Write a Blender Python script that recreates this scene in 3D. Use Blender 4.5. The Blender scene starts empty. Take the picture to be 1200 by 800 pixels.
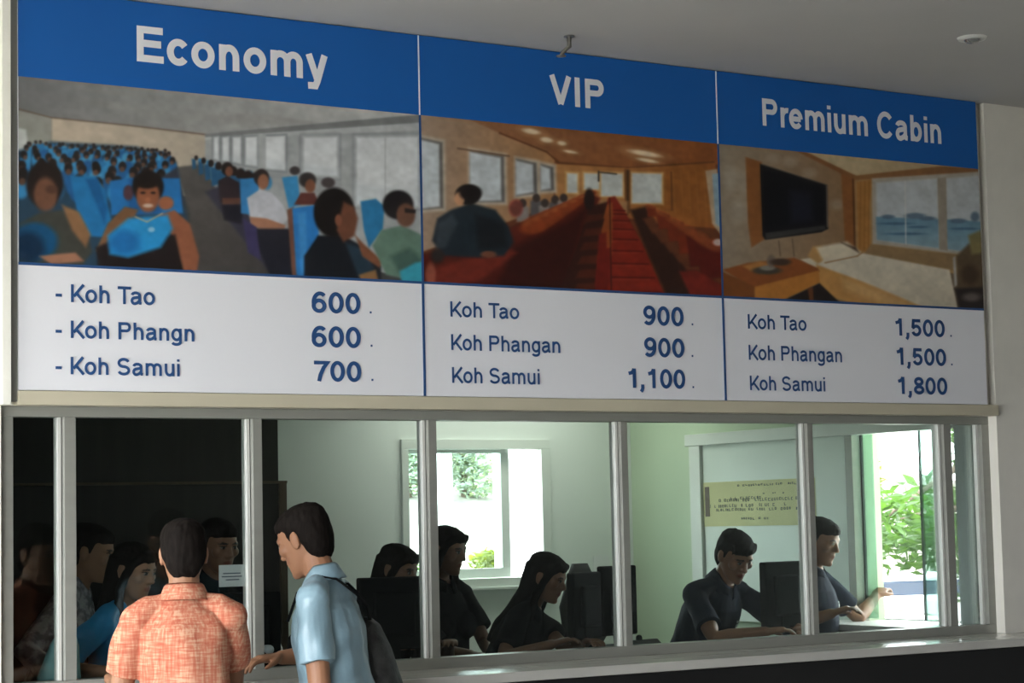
import bpy, bmesh, math, random
import numpy as np
from mathutils import Vector, Matrix, noise

# ------------------------------------------------------------------ camera, world, light, exposure
S = bpy.context.scene
COL = S.collection
random.seed(7)
FPX, YAW, PITCH, ROLL, CD, CH = 2450.0, 0.5603253, 0.0859882, -0.0220993, 7.2749, 1.65
_f = np.array([math.sin(YAW) * math.cos(PITCH), math.cos(YAW) * math.cos(PITCH), math.sin(PITCH)])
_r0 = np.array([math.cos(YAW), -math.sin(YAW), 0.0])
_u0 = np.cross(_r0, _f)
_r = math.cos(ROLL) * _r0 + math.sin(ROLL) * _u0
_u = -math.sin(ROLL) * _r0 + math.cos(ROLL) * _u0
CAMP = np.array([0.0, -CD, CH])
cam_data = bpy.data.cameras.new('camera')
cam_data.sensor_fit = 'HORIZONTAL'
cam_data.sensor_width = 36.0
cam_data.lens = FPX / 1200.0 * 36.0
cam_data.clip_end = 300
cam = bpy.data.objects.new('camera', cam_data)
COL.objects.link(cam)
cam.matrix_world = Matrix(((_r[0], _u[0], -_f[0], CAMP[0]), (_r[1], _u[1], -_f[1], CAMP[1]),
                           (_r[2], _u[2], -_f[2], CAMP[2]), (0, 0, 0, 1)))
S.camera = cam
S.view_settings.view_transform = 'Standard'
S.view_settings.look = 'None'
S.view_settings.gamma = 1.0
S.view_settings.use_curve_mapping = False
S.view_settings.exposure = 0.85
S.cycles.max_bounces = 12
S.cycles.transparent_max_bounces = 24
S.cycles.sample_clamp_indirect = 6.0

SKY = 10.0          # daylight outside the hall
world = bpy.data.worlds.new('daylight')
S.world = world
world.use_nodes = True
bg = world.node_tree.nodes['Background']
bg.inputs[0].default_value = (0.93, 0.97, 1.0, 1)
bg.inputs[1].default_value = SKY

sun_d = bpy.data.lights.new('sun', 'SUN')
sun_d.energy = 6.0
sun_d.angle = math.radians(1.0)
sun_d.color = (1.0, 0.95, 0.85)
sun = bpy.data.objects.new('sun', sun_d)
COL.objects.link(sun)
sun.rotation_euler = (math.radians(-38), math.radians(24), 0)   # high, behind the building and to its right


def portal(name, loc, size, rot):
    d = bpy.data.lights.new(name, 'AREA')
    d.shape = 'RECTANGLE'
    d.size, d.size_y = size
    d.cycles.is_portal = True
    o = bpy.data.objects.new(name, d)
    COL.objects.link(o)
    o.location = loc
    o.rotation_euler = rot
    return o


# added fill light, no fitting there, lifts the booth's back wall
lamp_d = bpy.data.lights.new('booth_fill_light', 'AREA')
lamp_d.shape = 'RECTANGLE'
lamp_d.size, lamp_d.size_y = 1.3, 0.3
lamp_d.energy = 5.5
lamp_d.color = (0.97, 1.0, 0.88)
lamp = bpy.data.objects.new('booth_fill_light', lamp_d)
COL.objects.link(lamp)
lamp.location = (6.2, 2.42, 2.57)


# openings through which the daylight comes in (a lamp points along its -Z)
portal('hall_opening_daylight', (-0.86, -3.35, 1.75), (1.8, 6.3), (0, -math.pi / 2, 0))
portal('back_window_daylight', (6.12, 3.16, 1.70), (0.92, 0.78), (-math.pi / 2, 0, 0))
portal('side_window_daylight', (7.40, 0.56, 1.60), (1.0, 0.8), (0, math.pi / 2, 0))


# ------------------------------------------------------------------ measuring helpers
def at(px, py, Y):
    """world point where the sight line through a photo pixel meets the plane y = Y"""
    d = _f + _r * (px - 600) / FPX - _u * (py - 400) / FPX
    s = (Y - CAMP[1]) / d[1]
    return Vector(CAMP + d * s)


def atx(px, py, X):
    d = _f + _r * (px - 600) / FPX - _u * (py - 400) / FPX
    s = (X - CAMP[0]) / d[0]
    return Vector(CAMP + d * s)


def atz(px, py, Z):
    d = _f + _r * (px - 600) / FPX - _u * (py - 400) / FPX
    s = (Z - CAMP[2]) / d[2]
    return Vector(CAMP + d * s)


# ------------------------------------------------------------------ materials
def lin(c):
    return tuple((v / 255 / 12.92) if v / 255 <= 0.04045 else ((v / 255 + 0.055) / 1.055) ** 2.4 for v in c)


def mat(name, col, rough=0.6, metal=0.0, var=0.08, scale=6.0, bump=0.0, bscale=60.0, spec=0.5, stretch=(1, 1, 1)):
    m = bpy.data.materials.new(name)
    m.use_nodes = True
    nt = m.node_tree
    p = nt.nodes['Principled BSDF']
    p.inputs['Roughness'].default_value = rough
    p.inputs['Metallic'].default_value = metal
    p.inputs['Specular IOR Level'].default_value = spec
    tc = nt.nodes.new('ShaderNodeTexCoord')
    mp = nt.nodes.new('ShaderNodeMapping')
    mp.inputs['Scale'].default_value = stretch
    nt.links.new(tc.outputs['Object'], mp.inputs[0])
    n = nt.nodes.new('ShaderNodeTexNoise')
    n.inputs['Scale'].default_value = scale
    n.inputs['Detail'].default_value = 4
    nt.links.new(mp.outputs[0], n.inputs['Vector'])
    r = nt.nodes.new('ShaderNodeValToRGB')
    r.color_ramp.elements[0].position = 0.3
    r.color_ramp.elements[1].position = 0.7
    r.color_ramp.elements[0].color = (*[max(0, v * (1 - var)) for v in col], 1)
    r.color_ramp.elements[1].color = (*[min(1, v * (1 + var)) for v in col], 1)
    nt.links.new(n.outputs['Fac'], r.inputs[0])
    nt.links.new(r.outputs[0], p.inputs['Base Color'])
    if bump > 0:
        n2 = nt.nodes.new('ShaderNodeTexNoise')
        n2.inputs['Scale'].default_value = bscale
        n2.inputs['Detail'].default_value = 3
        nt.links.new(mp.outputs[0], n2.inputs['Vector'])
        b = nt.nodes.new('ShaderNodeBump')
        b.inputs['Strength'].default_value = bump
        b.inputs['Distance'].default_value = 0.01
        nt.links.new(n2.outputs['Fac'], b.inputs['Height'])
        nt.links.new(b.outputs[0], p.inputs['Normal'])
    return m


def glass_mat(name, tint, refl=0.6):
    m = bpy.data.materials.new(name)
    m.use_nodes = True
    nt = m.node_tree
    nt.nodes.clear()
    out = nt.nodes.new('ShaderNodeOutputMaterial')
    t = nt.nodes.new('ShaderNodeBsdfTransparent')
    t.inputs[0].default_value = (*tint, 1)
    g = nt.nodes.new('ShaderNodeBsdfGlossy')
    g.inputs['Roughness'].default_value = 0.02
    g.inputs[0].default_value = (0.9, 0.95, 0.93, 1)
    f = nt.nodes.new('ShaderNodeFresnel')
    f.inputs['IOR'].default_value = 1.45
    k = nt.nodes.new('ShaderNodeMath')
    k.operation = 'MULTIPLY'
    k.inputs[1].default_value = refl
    mx = nt.nodes.new('ShaderNodeMixShader')
    nt.links.new(f.outputs[0], k.inputs[0])
    nt.links.new(k.outputs[0], mx.inputs[0])
    nt.links.new(t.outputs[0], mx.inputs[1])
    nt.links.new(g.outputs[0], mx.inputs[2])
    nt.links.new(mx.outputs[0], out.inputs[0])
    return m


def attr_mat(name, rough=0.5, spec=0.4, bump=0.0):
    m = bpy.data.materials.new(name)
    m.use_nodes = True
    nt = m.node_tree
    p = nt.nodes['Principled BSDF']
    a = nt.nodes.new('ShaderNodeAttribute')
    a.attribute_name = 'tone'
    nt.links.new(a.outputs['Color'], p.inputs['Base Color'])
    p.inputs['Roughness'].default_value = rough
    p.inputs['Specular IOR Level'].default_value = spec
    if bump:
        n2 = nt.nodes.new('ShaderNodeTexNoise')
        n2.inputs['Scale'].default_value = 120
        b = nt.nodes.new('ShaderNodeBump')
        b.inputs['Strength'].default_value = bump
        b.inputs['Distance'].default_value = 0.004
        nt.links.new(n2.outputs['Fac'], b.inputs['Height'])
        nt.links.new(b.outputs[0], p.inputs['Normal'])
    return m


M = {
    'plaster': mat('cream_plaster', (0.84, 0.82, 0.74), 0.8, var=0.03, bump=0.05, bscale=90),
    'plaster_grey': mat('grey_plaster', (0.76, 0.73, 0.66), 0.85, var=0.04, bump=0.05, bscale=90),
    'ceiling': mat('painted_ceiling', (0.44, 0.43, 0.41), 0.9, var=0.05, scale=1.2),
    'hall_floor': mat('concrete_floor', (0.28, 0.275, 0.26), 0.7, var=0.1, scale=2, bump=0.05),
    'hall_wall': mat('hall_wall_paint', (0.20, 0.20, 0.19), 0.9, var=0.05),
    'booth_wall': mat('booth_wall_paint', (0.78, 0.82, 0.79), 0.85, var=0.02, scale=1.5),
    'green_wall': mat('pale_green_wall', (0.56, 0.67, 0.50), 0.8, var=0.03, scale=1.5),
    'pier': mat('lavender_grey_wall', (0.80, 0.82, 0.86), 0.85, var=0.03),
    'dark_wood': mat('dark_brown_partition', (0.022, 0.018, 0.015), 0.55, var=0.3, scale=3, stretch=(8, 8, 0.6)),
    'brown_wood': mat('brown_wood_edge', (0.09, 0.06, 0.035), 0.5, var=0.2, scale=5, stretch=(8, 8, 0.6)),
    'booth_floor': mat('booth_floor_tile', (0.22, 0.21, 0.2), 0.5, var=0.1),
    'alu': mat('anodised_aluminium', (0.285, 0.285, 0.255), 0.42, metal=0.2, var=0.05, scale=4, stretch=(1, 1, 6)),
    'alu_light': mat('bright_aluminium_edge', (0.72, 0.72, 0.68), 0.35, metal=0.3, var=0.03),
    'beam': mat('cream_metal_trim', (0.58, 0.53, 0.40), 0.5, metal=0.1, var=0.04, scale=3),
    'white_frame': mat('white_window_frame', (0.72, 0.76, 0.72), 0.4, var=0.03),
    'steel': mat('steel_counter_top', (0.56, 0.545, 0.50), 0.16, metal=0.1, var=0.08, scale=5, stretch=(0.6, 6, 1)),
    'black': mat('black_counter_front', (0.012, 0.012, 0.012), 0.45, var=0.15),
    'desk': mat('dark_desk_laminate', (0.05, 0.045, 0.04), 0.4, var=0.1),
    'white_lam': mat('white_laminate', (0.75, 0.76, 0.76), 0.35, var=0.02),
    'rubber': mat('black_gasket', (0.012, 0.014, 0.013), 0.6),
    'groove': mat('dark_steel_edge', (0.26, 0.255, 0.235), 0.4, metal=0.4),
    'plastic': mat('black_plastic', (0.006, 0.0065, 0.007), 0.85, var=0.1, spec=0.1),
    'screen': mat('dark_screen', (0.01, 0.012, 0.016), 0.15),
    'chrome': mat('brushed_chrome', (0.5, 0.5, 0.5), 0.25, metal=0.9),
    'paper': mat('white_paper', (0.78, 0.79, 0.8), 0.8, var=0.02),
    'ink': mat('grey_ink', (0.10, 0.12, 0.16), 0.8),
    'chair': mat('black_mesh_fabric', (0.015, 0.015, 0.016), 0.8, bump=0.3, bscale=300),
    'glass': glass_mat('clear_window_glass', (0.90, 0.93, 0.92), 0.75),
    'glass_edge': glass_mat('thick_green_glass', (0.72, 0.88, 0.82), 0.5),
    'pane_clear': glass_mat('clear_thin_pane', (0.86, 0.95, 0.93), 0.6),
    'sign_white': mat('white_sign_vinyl', (0.80, 0.80, 0.84), 0.45, var=0.01, scale=2),
    'sign_blue': mat('blue_sign_vinyl', (0.010, 0.115, 0.42), 0.5, var=0.03, scale=2, spec=0.3),
    'sign_text_white': mat('white_lettering', (0.82, 0.82, 0.86), 0.5, var=0.01),
    'sign_text_blue': mat('navy_lettering', (0.02, 0.075, 0.22), 0.5, var=0.02),
    'print': attr_mat('photo_print_vinyl', 0.45, 0.35),
    'skin': attr_mat('skin', 0.5, 0.35, 0.08),
    'hair': mat('black_hair', (0.009, 0.007, 0.006), 0.75, var=0.4, scale=40, bump=0.1, bscale=160, spec=0.05, stretch=(3, 3, 0.5)),
    'navy': mat('navy_polo_cloth', (0.012, 0.017, 0.032), 0.85, var=0.12, bump=0.2, bscale=240, spec=0.12),
    'blackcloth': mat('black_cloth', (0.006, 0.0065, 0.008), 0.9, var=0.12, bump=0.2, bscale=240, spec=0.08),
    'trouser': mat('dark_trouser_cloth', (0.03, 0.03, 0.035), 0.85, var=0.1),
    'jeans': mat('denim', (0.05, 0.07, 0.12), 0.85, var=0.2, bump=0.2, bscale=300),
    'bluetop': mat('bright_blue_cloth', (0.02, 0.28, 0.60), 0.6, var=0.15, bump=0.2, bscale=50),
    'blueshirt': mat('pale_blue_cotton', (0.22, 0.33, 0.39), 0.42, var=0.07, scale=8, bump=0.15, bscale=40, spec=0.6),
    'leather': mat('dark_shoe_leather', (0.02, 0.016, 0.013), 0.4),
    'turq': mat('pale_turquoise_cloth', (0.20, 0.40, 0.41), 0.7, var=0.06),
    'bark': mat('tree_bark', (0.09, 0.065, 0.045), 0.9, var=0.3, scale=12),
    'rock': mat('pale_rock', (0.55, 0.50, 0.44), 0.9, var=0.2, scale=4, bump=0.4, bscale=10),
    'ground': mat('pale_concrete_yard', (0.52, 0.50, 0.46), 0.9, var=0.08, scale=2),
    'slope': mat('dry_sandy_slope', (0.15, 0.135, 0.115), 0.95, var=0.35, scale=2.5, bump=0.6, bscale=8),
    'carpaint': mat('white_car_paint', (0.75, 0.77, 0.8), 0.25, var=0.01),
    'carglass': mat('dark_car_glass', (0.02, 0.035, 0.07), 0.15),
    'tyre': mat('tyre_rubber', (0.02, 0.022, 0.03), 0.8),
    'brass': mat('dull_metal', (0.25, 0.24, 0.22), 0.4, metal=0.7),
}


def leaf_mat(name, col, var):
    m = mat(name, col, 0.5, var=var, scale=3.0)
    nt = m.node_tree
    p = nt.nodes['Principled BSDF']
    out = nt.nodes['Material Output']
    tr = nt.nodes.new('ShaderNodeBsdfTranslucent')
    tr.inputs[0].default_value = (min(1, col[0] * 2.0), min(1, col[1] * 1.9), col[2] * 0.9, 1)
    mx = nt.nodes.new('ShaderNodeMixShader')
    mx.inputs[0].default_value = 0.4
    nt.links.new(p.outputs[0], mx.inputs[1])
    nt.links.new(tr.outputs[0], mx.inputs[2])
    nt.links.new(mx.outputs[0], out.inputs['Surface'])
    return m


M['leaf'] = leaf_mat('green_leaves', (0.045, 0.10, 0.022), 0.4)
M['leaf_hazed'] = leaf_mat('hazed_hill_leaves', (0.25, 0.30, 0.28), 0.3)  # haze and overexposure are put into this pale leaf colour
M['leaf_yellow'] = leaf_mat('yellow_green_leaves', (0.12, 0.145, 0.035), 0.4)


def slub_mat():
    """coral cloth woven with pale slubs running both ways"""
    m = bpy.data.materials.new('coral_slub_weave')
    m.use_nodes = True
    nt = m.node_tree
    p = nt.nodes['Principled BSDF']
    p.inputs['Roughness'].default_value = 0.85
    p.inputs['Specular IOR Level'].default_value = 0.2
    tc = nt.nodes.new('ShaderNodeTexCoord')
    facs = []
    for sc, n_ in (((18, 18, 170), 1.0), ((120, 120, 12), 1.0), ((9, 9, 14), 1.0)):
        mp = nt.nodes.new('ShaderNodeMapping')
        mp.inputs['Scale'].default_value = sc
        nt.links.new(tc.outputs['Object'], mp.inputs[0])
        n = nt.nodes.new('ShaderNodeTexNoise')
        n.inputs['Scale'].default_value = n_
        n.inputs['Detail'].default_value = 2
        nt.links.new(mp.outputs[0], n.inputs['Vector'])
        facs.append(n)
    a = nt.nodes.new('ShaderNodeMath')
    a.operation = 'ADD'
    nt.links.new(facs[0].outputs['Fac'], a.inputs[0])
    nt.links.new(facs[1].outputs['Fac'], a.inputs[1])
    b = nt.nodes.new('ShaderNodeMath')
    b.operation = 'MULTIPLY_ADD'
    b.inputs[1].default_value = 0.5
    nt.links.new(facs[2].outputs['Fac'], b.inputs[0])
    nt.links.new(a.outputs[0], b.inputs[2])
    r = nt.nodes.new('ShaderNodeValToRGB')
    e = r.color_ramp.elements
    e[0].position, e[1].position = 0.52, 0.80
    e[0].color = (0.40, 0.105, 0.062, 1)
    e[1].color = (0.55, 0.31, 0.20, 1)
    k = e.new(0.66)
    k.color = (0.46, 0.165, 0.10, 1)
    h = nt.nodes.new('ShaderNodeMath')
    h.operation = 'MULTIPLY'
    h.inputs[1].default_value = 0.5333
    nt.links.new(b.outputs[0], h.inputs[0])
    nt.links.new(h.outputs[0], r.inputs[0])
    nt.links.new(r.outputs[0], p.inputs['Base Color'])
    bp = nt.nodes.new('ShaderNodeBump')
    bp.inputs['Strength'].default_value = 0.15
    bp.inputs['Distance'].default_value = 0.003
    nt.links.new(a.outputs[0], bp.inputs['Height'])
    nt.links.new(bp.outputs[0], p.inputs['Normal'])
    return m


M['coral'] = slub_mat()


def pattern_mat():
    m = mat('grey_patterned_cotton', (0.36, 0.36, 0.40), 0.8, var=0.05)
    nt = m.node_tree
    r = [n for n in nt.nodes if n.bl_idname == 'ShaderNodeValToRGB'][0]
    n = [n for n in nt.nodes if n.bl_idname == 'ShaderNodeTexNoise'][0]
    n.inputs['Scale'].default_value = 28
    r.color_ramp.elements[0].position, r.color_ramp.elements[1].position = 0.42, 0.58
    r.color_ramp.elements[0].color = (0.22, 0.21, 0.24, 1)
    r.color_ramp.elements[1].color = (0.50, 0.49, 0.52, 1)
    return m


M['pattern'] = pattern_mat()
M['packcloth'] = mat('dark_patterned_nylon', (0.028, 0.028, 0.027), 0.6, var=0.7, scale=24, bump=0.3, bscale=120)


# ------------------------------------------------------------------ mesh helpers
class MB:
    """collects simple closed shapes and links them as one mesh object"""

    def __init__(s):
        s.v, s.f = [], []

    def add(s, vs, fs):
        o = len(s.v)
        s.v += [tuple(v) for v in vs]
        s.f += [tuple(i + o for i in f) for f in fs]

    def box(s, x0, x1, y0, y1, z0, z1):
        v = [(x, y, z) for x in (x0, x1) for y in (y0, y1) for z in (z0, z1)]
        s.add(v, [(0, 1, 3, 2), (4, 6, 7, 5), (0, 4, 5, 1), (2, 3, 7, 6), (0, 2, 6, 4), (1, 5, 7, 3)])

    def prism(s, pts, axis, a, b):
        """polygon (u, w) pulled along an axis from a to b"""
        def P(u, w, t):
            return {'x': (t, u, w), 'y': (u, t, w), 'z': (u, w, t)}[axis]
        n = len(pts)
        v = [P(u, w, a) for u, w in pts] + [P(u, w, b) for u, w in pts]
        fs = [tuple(range(n))[::-1], tuple(range(n, 2 * n))]
        fs += [(i, (i + 1) % n, n + (i + 1) % n, n + i) for i in range(n)]
        s.add(v, fs)

    def loft(s, secs, n=20, pw=1.0):
        """secs: (centre, avec, bvec); closed elliptical rings, capped"""
        v, fs = [], []
        for c, a, b in secs:
            c, a, b = Vector(c), Vector(a), Vector(b)
            for i in range(n):
                t = 2 * math.pi * i / n
                ct, st = math.cos(t), math.sin(t)
                if pw != 1.0:
                    ct = math.copysign(abs(ct) ** pw, ct)
                    st = math.copysign(abs(st) ** pw, st)
                v.append(c + a * ct + b * st)
        m = len(secs)
        for k in range(m - 1):
            for i in range(n):
                j = (i + 1) % n
                fs.append((k * n + i, k * n + j, (k + 1) * n + j, (k + 1) * n + i))
        v.append(Vector(secs[0][0]))
        v.append(Vector(secs[-1][0]))
        for i in range(n):
            j = (i + 1) % n
            fs.append((m * n, j, i))
            fs.append((m * n + 1, (m - 1) * n + i, (m - 1) * n + j))
        s.add(v, fs)

    def ball(s, c, rx, ry=None, rz=None, fr=None, n=14, k=9):
        ry = rx if ry is None else ry
        rz = rx if rz is None else rz
        X, Y, Z = fr if fr else (Vector((1, 0, 0)), Vector((0, 1, 0)), Vector((0, 0, 1)))
        secs = []
        for i in range(k + 1):
            t = -math.pi / 2 + math.pi * (0.03 + 0.94 * i / k)
            secs.append((Vector(c) + Z * rz * math.sin(t), X * rx * math.cos(t), Y * ry * math.cos(t)))
        s.loft(secs, n)

    def tube(s, pts, n=14, caps=True):
        """pts: (point, radius) along a path; round joints"""
        pts = [(Vector(p), r) for p, r in pts]
        secs = []
        m = len(pts)
        prev = None
        for i, (p, r) in enumerate(pts):
            d = (pts[min(i + 1, m - 1)][0] - pts[max(i - 1, 0)][0])
            d = d.normalized() if d.length > 1e-9 else Vector((0, 0, 1))
            if prev is None:
                a = d.orthogonal().normalized()
            else:
                a = (prev - d * prev.dot(d))
                a = a.normalized() if a.length > 1e-6 else d.orthogonal().normalized()
            prev = a
            b = d.cross(a)
            if caps and i == 0:
                for q in (0.94, 0.7, 0.35):
                    secs.append((p - d * r * q, a * r * math.sqrt(1 - q * q), b * r * math.sqrt(1 - q * q)))
            secs.append((p, a * r, b * r))
            if caps and i == m - 1:
                for q in (0.35, 0.7, 0.94):
                    secs.append((p + d * r * q, a * r * math.sqrt(1 - q * q), b * r * math.sqrt(1 - q * q)))
        s.loft(secs, n)

    def build(s, name, m, parent=None, bevel=0.0, smooth=False, loc=None):
        me = bpy.data.meshes.new(name)
        v = s.v
        if loc is not None:
            v = [(a - loc[0], b - loc[1], c - loc[2]) for a, b, c in v]
        me.from_pydata(v, [], s.f)
        if bevel > 0 or True:
            bm = bmesh.new()
            bm.from_mesh(me)
            bmesh.ops.recalc_face_normals(bm, faces=bm.faces)
            bm.to_mesh(me)
            bm.free()
        me.materials.append(m)
        o = bpy.data.objects.new(name, me)
        COL.objects.link(o)
        if loc is not None:
            o.location = loc
        if parent is not None:
            o.parent = parent
            if loc is None:
                o.matrix_parent_inverse = Matrix.Translation(-Vector(parent.location))
        if bevel > 0:
            b = o.modifiers.new('bevel', 'BEVEL')
            b.width = bevel
            b.segments = 2
            b.limit_method = 'ANGLE'
        if smooth:
            for p in me.polygons:
                p.use_smooth = True
        return o


def tag(o, label=None, cat=None, group=None, kind=None):
    if label:
        o['label'] = label
    if cat:
        o['category'] = cat
    if group:
        o['group'] = group
    if kind:
        o['kind'] = kind
    return o


def empty(name, loc):
    o = bpy.data.objects.new(name, None)
    COL.objects.link(o)
    o.location = loc
    o.empty_display_size = 0.1
    return o


def boxobj(name, m, b, parent=None, bevel=0.0, kind=None):
    q = MB()
    q.box(*b)
    o = q.build(name, m, parent, bevel)
    if kind:
        o['kind'] = kind
    return o


def copy_tree(o, parent=None):
    c = o.copy()
    COL.objects.link(c)
    if parent is not None:
        c.parent = parent
    for ch in list(o.children):
        copy_tree(ch, c)
    return c


# ------------------------------------------------------------------ the setting
ZC = 3.605          # hall ceiling
XL, XR = -0.9, 9.6
YB = -13.0
YS = -0.09          # face of the wall and sign
XS0 = at(21.5, 300, YS - .012).x     # left edge of the sign
XW0, XW1 = 2.442, at(1169, 520, YS).x      # ticket window opening
ZT0, ZT1 = 2.10, 2.151     # trim between windows and sign


def struct(name, m, *boxes, bevel=0.0):
    q = MB()
    for b in boxes:
        q.box(*b)
    o = q.build(name, m, None, bevel)
    o['kind'] = 'structure'
    return o


struct('floor', M['hall_floor'], (XL - 0.3, XR, YB, 3.2, -0.1, 0.0))
struct('ceiling', M['ceiling'], (XL - 0.3, XR + 0.2, YB - 0.2, 3.2, ZC, ZC + 0.2))
struct('wall_hall_back', M['hall_wall'], (XL, XR, YB - 0.2, YB, 0, ZC))
struct('wall_hall_left', M['hall_wall'], (XL - 0.2, XL, YB, -6.5, 0, ZC), (XL - 0.2, XL, -6.5, YS, 0, 0.85), (XL - 0.2, XL, -6.5, YS, 2.65, ZC))  # unseen wall; parapet and lintel sized to limit the daylight
struct('wall_hall_right', M['hall_wall'], (XR, XR + 0.2, YB, 0.1, 0, ZC))
struct('wall_left', M['plaster'], (XL, at(1.2, 600, YS + .03).x, YS + .03, 0.12, 0, ZT0), (XL, XS0 - .035, YS + .03, 0.12, ZT0, ZC))
q = MB()
q.prism([(XS0 - .035, -.06), (XS0 - .035, -.125), (XS0 - .065, -.125), (XS0 - .32, .0), (XS0 - .32, -.055)], 'z', ZT0, ZC)  # strip's face slanted left so it catches more light
q.build('wall_pilaster', M['plaster'])['kind'] = 'structure'
struct('wall_right', M['plaster_grey'], (XW1, XR, YS, 0.18, 0, ZC))
struct('wall_front', M['plaster_grey'], (XS0 - .035, XW1, -0.05, 0.12, ZT0, ZC))
struct('wall_counter_front', M['black'], (2.40, XW1, -0.40, 0.10, 0, 1.035), (XW1, XR, -0.40, YS, 0, 1.035))
# booth room
YBK = 2.9
wx0, wx1, wz0, wz1 = 5.665, 6.585, 1.315, 2.10
struct('wall_back', M['booth_wall'], (2.2, wx0, YBK, YBK + 0.22, 0, 2.6), (wx1, 7.42, YBK, YBK + 0.22, 0, 2.6),
       (wx0, wx1, YBK, YBK + 0.22, 0, wz0), (wx0, wx1, YBK, YBK + 0.22, wz1, 2.6))
RX = 7.2
struct('wall_booth_right', M['green_wall'], (RX, RX + 0.2, 0.95, YBK, 0, 2.6), (RX, RX + 0.2, 0.18, 0.95, 0, 1.08),
       (RX, RX + 0.2, 0.18, 0.95, 2.13, 2.6))
struct('wall_booth_pier', M['pier'], (RX - 0.004, RX + 0.2, 0.065, 0.185, 0, 2.6))
struct('wall_booth_left', M['dark_wood'], (2.2, 2.40, 0.12, YBK, 0, 2.6))
struct('ceiling_booth', M['booth_wall'], (2.2, 7.42, 0.12, YBK + 0.22, 2.6, 2.7))
struct('wall_partition', M['dark_wood'], (2.40, 4.215, 1.50, 1.58, 0, 2.6))
struct('trim_2', M['brown_wood'], (4.215, 4.25, 1.485, 1.595, 0, 1.855))
struct('trim_3', M['brown_wood'], (2.40, 4.25, 1.478, 1.50, 1.85, 1.862))
struct('trim_1', M['beam'], (XS0 - .002, XW1 + .0, -0.108, -0.05, ZT0, ZT1), bevel=0.003)
struct('trim_4', M['groove'], (XS0 - .034, XS0 - .001, -0.095, -0.05, ZT0 + 0.012, ZC))
struct('counter_sill', M['steel'], (2.40, XW1, -0.43, 0.06, 1.040, 1.078), (XW1, XR, -0.43, YS, 1.040, 1.078), bevel=0.004)

# ticket window screen: frame members and panes
w1 = empty('window_1', (2.442, 0, 1.08))
w1['kind'] = 'structure'
boxobj('head_rail', M['alu'], (at(1.5, 600, -.035).x, 7.252, -0.035, 0.05, 2.062, 2.0995), w1, 0.002)
boxobj('sill_rail', M['alu'], (at(1.5, 600, -.035).x, 7.252, -0.035, 0.05, 1.078, 1.120), w1, 0.002)
boxobj('jamb', M['alu'], (at(1.5, 600, -.035).x, 2.441, -0.035, 0.05, 1.120, 2.062), w1, 0.002)
boxobj('jamb', M['alu'], (7.165, 7.252, -0.035, 0.05, 1.120, 2.062), w1, 0.002)
mull = [(2.631, 2.676), (3.375, 3.414), (4.142, 4.180), (5.078, 5.112), (6.097, 6.129), (6.925, 6.972)]
for a, b in mull:
    boxobj('mullion', M['alu'], (a, b, -0.03, 0.045, 1.12, 2.062), w1, 0.002)
    sr = boxobj('sash_stile', M['alu_light'], (a - 0.017, a - 0.004, -0.010, 0.035, 1.12, 2.062), w1, 0.001)
    boxobj('gasket', M['rubber'], (a - 0.004, a, -0.006, 0.03, 1.12, 2.062), sr)
boxobj('sash_stile', M['alu_light'], (7.150, 7.165, -0.010, 0.035, 1.12, 2.062), w1, 0.001)
edges = [2.441] + [x for ab in mull for x in ab] + [7.165]
for k in range(0, len(edges), 2):
    boxobj('pane', M['glass'], (edges[k], edges[k + 1] - 0.016, 0.010, 0.016, 1.12, 2.062), w1)

# back window: two sliding sashes, the right one pushed aside
w2 = empty('window_2', (6.1, YBK, wz0))
w2['kind'] = 'structure'
q = MB()
q.box(wx0 - 0.03, wx1 + 0.03, YBK - 0.02, YBK + 0.06, wz1 - 0.035, wz1 + 0.02)
q.box(wx0 - 0.03, wx1 + 0.03, YBK - 0.02, YBK + 0.06, wz0 - 0.03, wz0 + 0.02)
q.box(wx0 - 0.03, wx0 + 0.012, YBK - 0.02, YBK + 0.06, wz0 + 0.02, wz1 - 0.035)
q.box(wx1 - 0.03, wx1 + 0.03, YBK - 0.02, YBK + 0.06, wz0 + 0.02, wz1 - 0.035)
q.build('frame', M['white_frame'], w2, 0.002)
q = MB()
sx0, sx1 = wx0 + 0.012, 6.385
q.box(sx0, sx1, YBK + 0.065, YBK + 0.095, wz1 - 0.055, wz1 - 0.02)
q.box(sx0, sx1, YBK + 0.065, YBK + 0.095, wz0 + 0.02, wz0 + 0.075)
q.box(sx0, sx0 + 0.02, YBK + 0.065, YBK + 0.095, wz0 + 0.075, wz1 - 0.055)
q.box(sx1 - 0.055, sx1, YBK + 0.065, YBK + 0.095, wz0 + 0.075, wz1 - 0.055)
sash = q.build('sash', M['white_frame'], w2, 0.002)
boxobj('pane', M['pane_clear'], (sx0 + 0.02, sx1 - 0.055, YBK + 0.078, YBK + 0.083, wz0 + 0.075, wz1 - 0.055), sash)
boxobj('sill', M['white_frame'], (wx0 - 0.05, wx1 + 0.04, YBK - 0.05, YBK + 0.0, wz0 - 0.045, wz0 - 0.028), w2, 0.003)

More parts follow.
